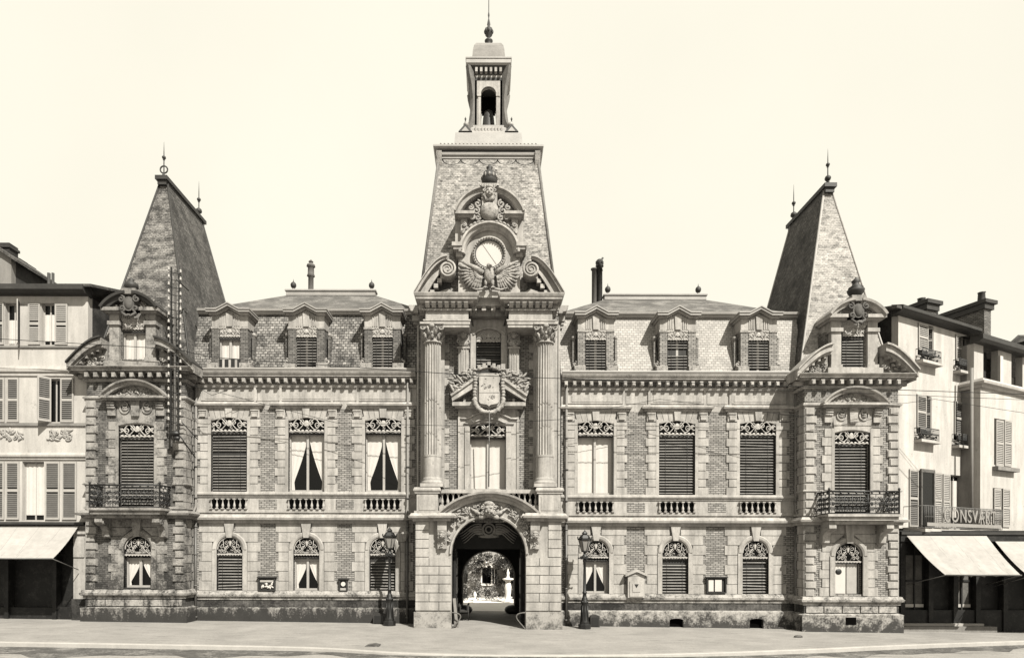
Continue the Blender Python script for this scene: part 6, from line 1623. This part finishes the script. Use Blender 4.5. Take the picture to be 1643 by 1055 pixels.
# ================================================================ GROUND
def gline(py_fn, px): py = py_fn(px); return py
kerb_px = [(-400, 1021), (-150, 1025), (0, 1028), (250, 1032), (500, 1037), (640, 1045), (800, 1049), (1000, 1048.5), (1150, 1045), (1300, 1039.5), (1450, 1033), (1643, 1026.5), (1850, 1020), (2100, 1015)]
kp = []
for px, py in kerb_px:
    x = 0
    for _ in range(5):
        hh = H - gz(x); dep = F * hh / (py - (px - CX) * ROLL - YH); x = (px - CX) * dep / F
    kp.append((x, dep - D))
# smooth the kerb
def dense(P, n=8):
    out = []
    for i in range(len(P) - 1):
        p0, p1, p2, p3 = P[max(i - 1, 0)], P[i], P[i + 1], P[min(i + 2, len(P) - 1)]
        for j in range(n):
            t = j / n
            out.append(tuple(.5 * ((2 * p1[k]) + (-p0[k] + p2[k]) * t + (2 * p0[k] - 5 * p1[k] + 4 * p2[k] - p3[k]) * t * t + (-p0[k] + 3 * p1[k] - 3 * p2[k] + p3[k]) * t ** 3) for k in range(2)))
    out.append(P[-1]); return out
kd = [(-60, kp[0][1])] + dense(kp) + [(60, kp[-1][1])]
kd = [kd[0]] + [p for p in kd[1:-1] if -60 < p[0] < 60] + [kd[-1]]
drop = lambda x: .15 - .11 * math.exp(-((x - 1.0) / 6.0) ** 2)     # kerb dips at the carriage gate
q = MB(); vs = []; n = len(kd)
for x, y in kd: vs += [(x, y, gz(x)), (x, 6.4, gz(x))]
q.add(vs, [(2 * i, 2 * i + 2, 2 * i + 3, 2 * i + 1) for i in range(n - 1)], pave); sw = struct(q.build('pavement', None))
# split behind the passage: gravel courtyard sheet on top
q = MB(); q.add([(-60, 5.8, gz(-9) - .3), (-4, 5.8, gz(-4) + .005), (4, 5.8, gz(4) + .005), (60, 5.8, -.5), (-60, 20.6, -.68), (-4, 20.6, -.68), (4, 20.6, -.68), (60, 20.6, -.68), (-60, 70, -.68), (-4, 70, -.68), (4, 70, -.68), (60, 70, -.68)], [(0, 1, 5, 4), (1, 2, 6, 5), (2, 3, 7, 6), (4, 5, 9, 8), (5, 6, 10, 9), (6, 7, 11, 10)], gravel); struct(q.build('courtyard_ground', None))
q = MB(); vs = []
for x, y in kd: d_ = drop(x); vs += [(x, y, gz(x) + .004), (x, y - .15, gz(x) + .004), (x, y - .17, gz(x) - .02), (x, y - .18, gz(x) - d_)]
q.add(vs, [(4 * i + j, 4 * i + j + 1, 4 * i + 5 + j, 4 * i + 4 + j) for i in range(n - 1) for j in range(3)], kerbm); struct(q.build('kerb', None))
q = MB(); vs = []
for x, y in kd: d_ = drop(x); wd_ = .45 + 1.1 / (1 + math.exp((x + 7) / 1.6)) * (1 + .35 * sin(x * 1.3)) + .22 * sin(x * 2.7) + .5 / (1 + math.exp(-(x - 10) / 1.5)) * (1 + .5 * sin(x * 2.1)); vs += [(x, y - .18, gz(x) - d_ + .004), (x, y - .2 - max(.12, wd_), gz(x) - d_ + .004)]
q.add(vs, [(2 * i, 2 * i + 1, 2 * i + 3, 2 * i + 2) for i in range(n - 1)], gutm); struct(q.build('gutter_strip', None))
q = MB(); vs = []; ys = [0, -.5, -1.5, -4, -12, -40, -150]
for x, y in kd: d_ = drop(x); vs += [(x, y - .17 + t if t > -40 else t, gz(x) - d_ - .004) for t in ys]
k = len(ys); q.add(vs, [(k * i + j, k * i + j + 1, k * (i + 1) + j + 1, k * (i + 1) + j) for i in range(n - 1) for j in range(k - 1)], roadm); struct(q.build('road', None))
q = MB(); q.add([(-900, -300, -1.2), (900, -300, -1.2), (900, 900, -1.2), (-900, 900, -1.2)], [(0, 1, 2, 3)], gravel); struct(q.build('ground', None))
# loose kerb stone and litter
q = MB(); xx = X(607, -8.2, 1045); q.prism([(-.24, 0), (.26, 0), (.3, .06), (.12, .10), (-.1, .08)], -.18, .18, gutm); R_ = random.Random(3)
o = q.build('rag', None, (-3.95, -6.8, gz(-4.0) - .02)); tag(o, 'dark crumpled rag lying at the kerb left of the gateway', 'rag')
q = MB(); q.ball((0, 0, .03), (.16, .1, .07), gutm, 8, 5); q.ball((.12, .03, .03), (.1, .08, .06), gutm, 8, 5)
xx = X(1272, -2.6, 1018); o = q.build('horse_dung', None, (xx, -3.0, gz(xx))); tag(o, 'small dark dropping on the pavement in front of the right pavilion', 'dropping')
# ================================================================ LIGHT, SKY, CAMERA
EL, AZ = 47, 32      # sun elevation; azimuth to the right of the camera's back
sd = Vector((sin(radians(AZ)) * cos(radians(EL)), -cos(radians(AZ)) * cos(radians(EL)), sin(radians(EL))))
sl = bpy.data.lights.new('sun', 'SUN'); sl.energy = 5.0; sl.angle = radians(.6); sl.color = (1, .97, .88)
so_ = bpy.data.objects.new('sun', sl); COL.objects.link(so_); so_.rotation_euler = sd.to_track_quat('Z', 'Y').to_euler(); so_.location = (20, -20, 40)
wd = bpy.data.worlds.new('World'); SC.world = wd; wd.use_nodes = True; nt = wd.node_tree; N = nt.nodes; L = nt.links
bg = N['Background']; sk = N.new('ShaderNodeTexSky'); sk.sky_type = 'NISHITA'; sk.sun_disc = False; sk.sun_elevation = radians(EL); sk.sun_rotation = atan2(sd.x, sd.y); sk.air_density = 1; sk.dust_density = 5
bw = N.new('ShaderNodeRGBToBW'); L.new(sk.outputs[0], bw.inputs[0])
cb = N.new('ShaderNodeCombineColor')
tint = N.new('ShaderNodeVectorMath'); tint.operation = 'SCALE'; tint.inputs[0].default_value = (1.0, .957, .815)
mr = N.new('ShaderNodeMapRange'); mr.inputs[1].default_value = 0; mr.inputs[2].default_value = 8; mr.inputs[3].default_value = 7.8; mr.inputs[4].default_value = 9.4
L.new(bw.outputs[0], mr.inputs[0]); L.new(mr.outputs[0], tint.inputs['Scale'])
hz_ = N.new('ShaderNodeTexNoise'); hz_.inputs['Scale'].default_value = 2.2; hz_.inputs['Detail'].default_value = 5; tcw = N.new('ShaderNodeTexCoord'); L.new(tcw.outputs['Generated'], hz_.inputs['Vector'])
hm = N.new('ShaderNodeMapRange'); hm.inputs[1].default_value = .3; hm.inputs[2].default_value = .7; hm.inputs[3].default_value = .955; hm.inputs[4].default_value = 1.02; L.new(hz_.outputs['Fac'], hm.inputs[0])
t2 = N.new('ShaderNodeVectorMath'); t2.operation = 'SCALE'; L.new(tint.outputs[0], t2.inputs[0]); L.new(hm.outputs[0], t2.inputs['Scale'])
L.new(t2.outputs[0], bg.inputs['Color']); bg.inputs['Strength'].default_value = .049
cam = bpy.data.cameras.new('camera'); co = bpy.data.objects.new('camera', cam); COL.objects.link(co)
co.location = (0, -D, H); co.rotation_euler = (pi / 2, 0, 0)
m = Matrix.Translation((0, -D, H)) @ Matrix.Rotation(-ROLL, 4, 'Y') @ Matrix.Rotation(pi / 2, 4, 'X'); co.matrix_world = m
cam.sensor_width = 36; cam.lens = F / 1643 * 36; cam.shift_x = (821.5 - CX) / 1643; cam.shift_y = (YH - 527.5) / 1643; cam.clip_end = 3000
SC.camera = co
SC.view_settings.view_transform = 'Standard'; SC.view_settings.look = 'None'; SC.view_settings.exposure = 1.35; SC.view_settings.gamma = 1
SC.render.engine = 'CYCLES'; SC.cycles.max_bounces = 6
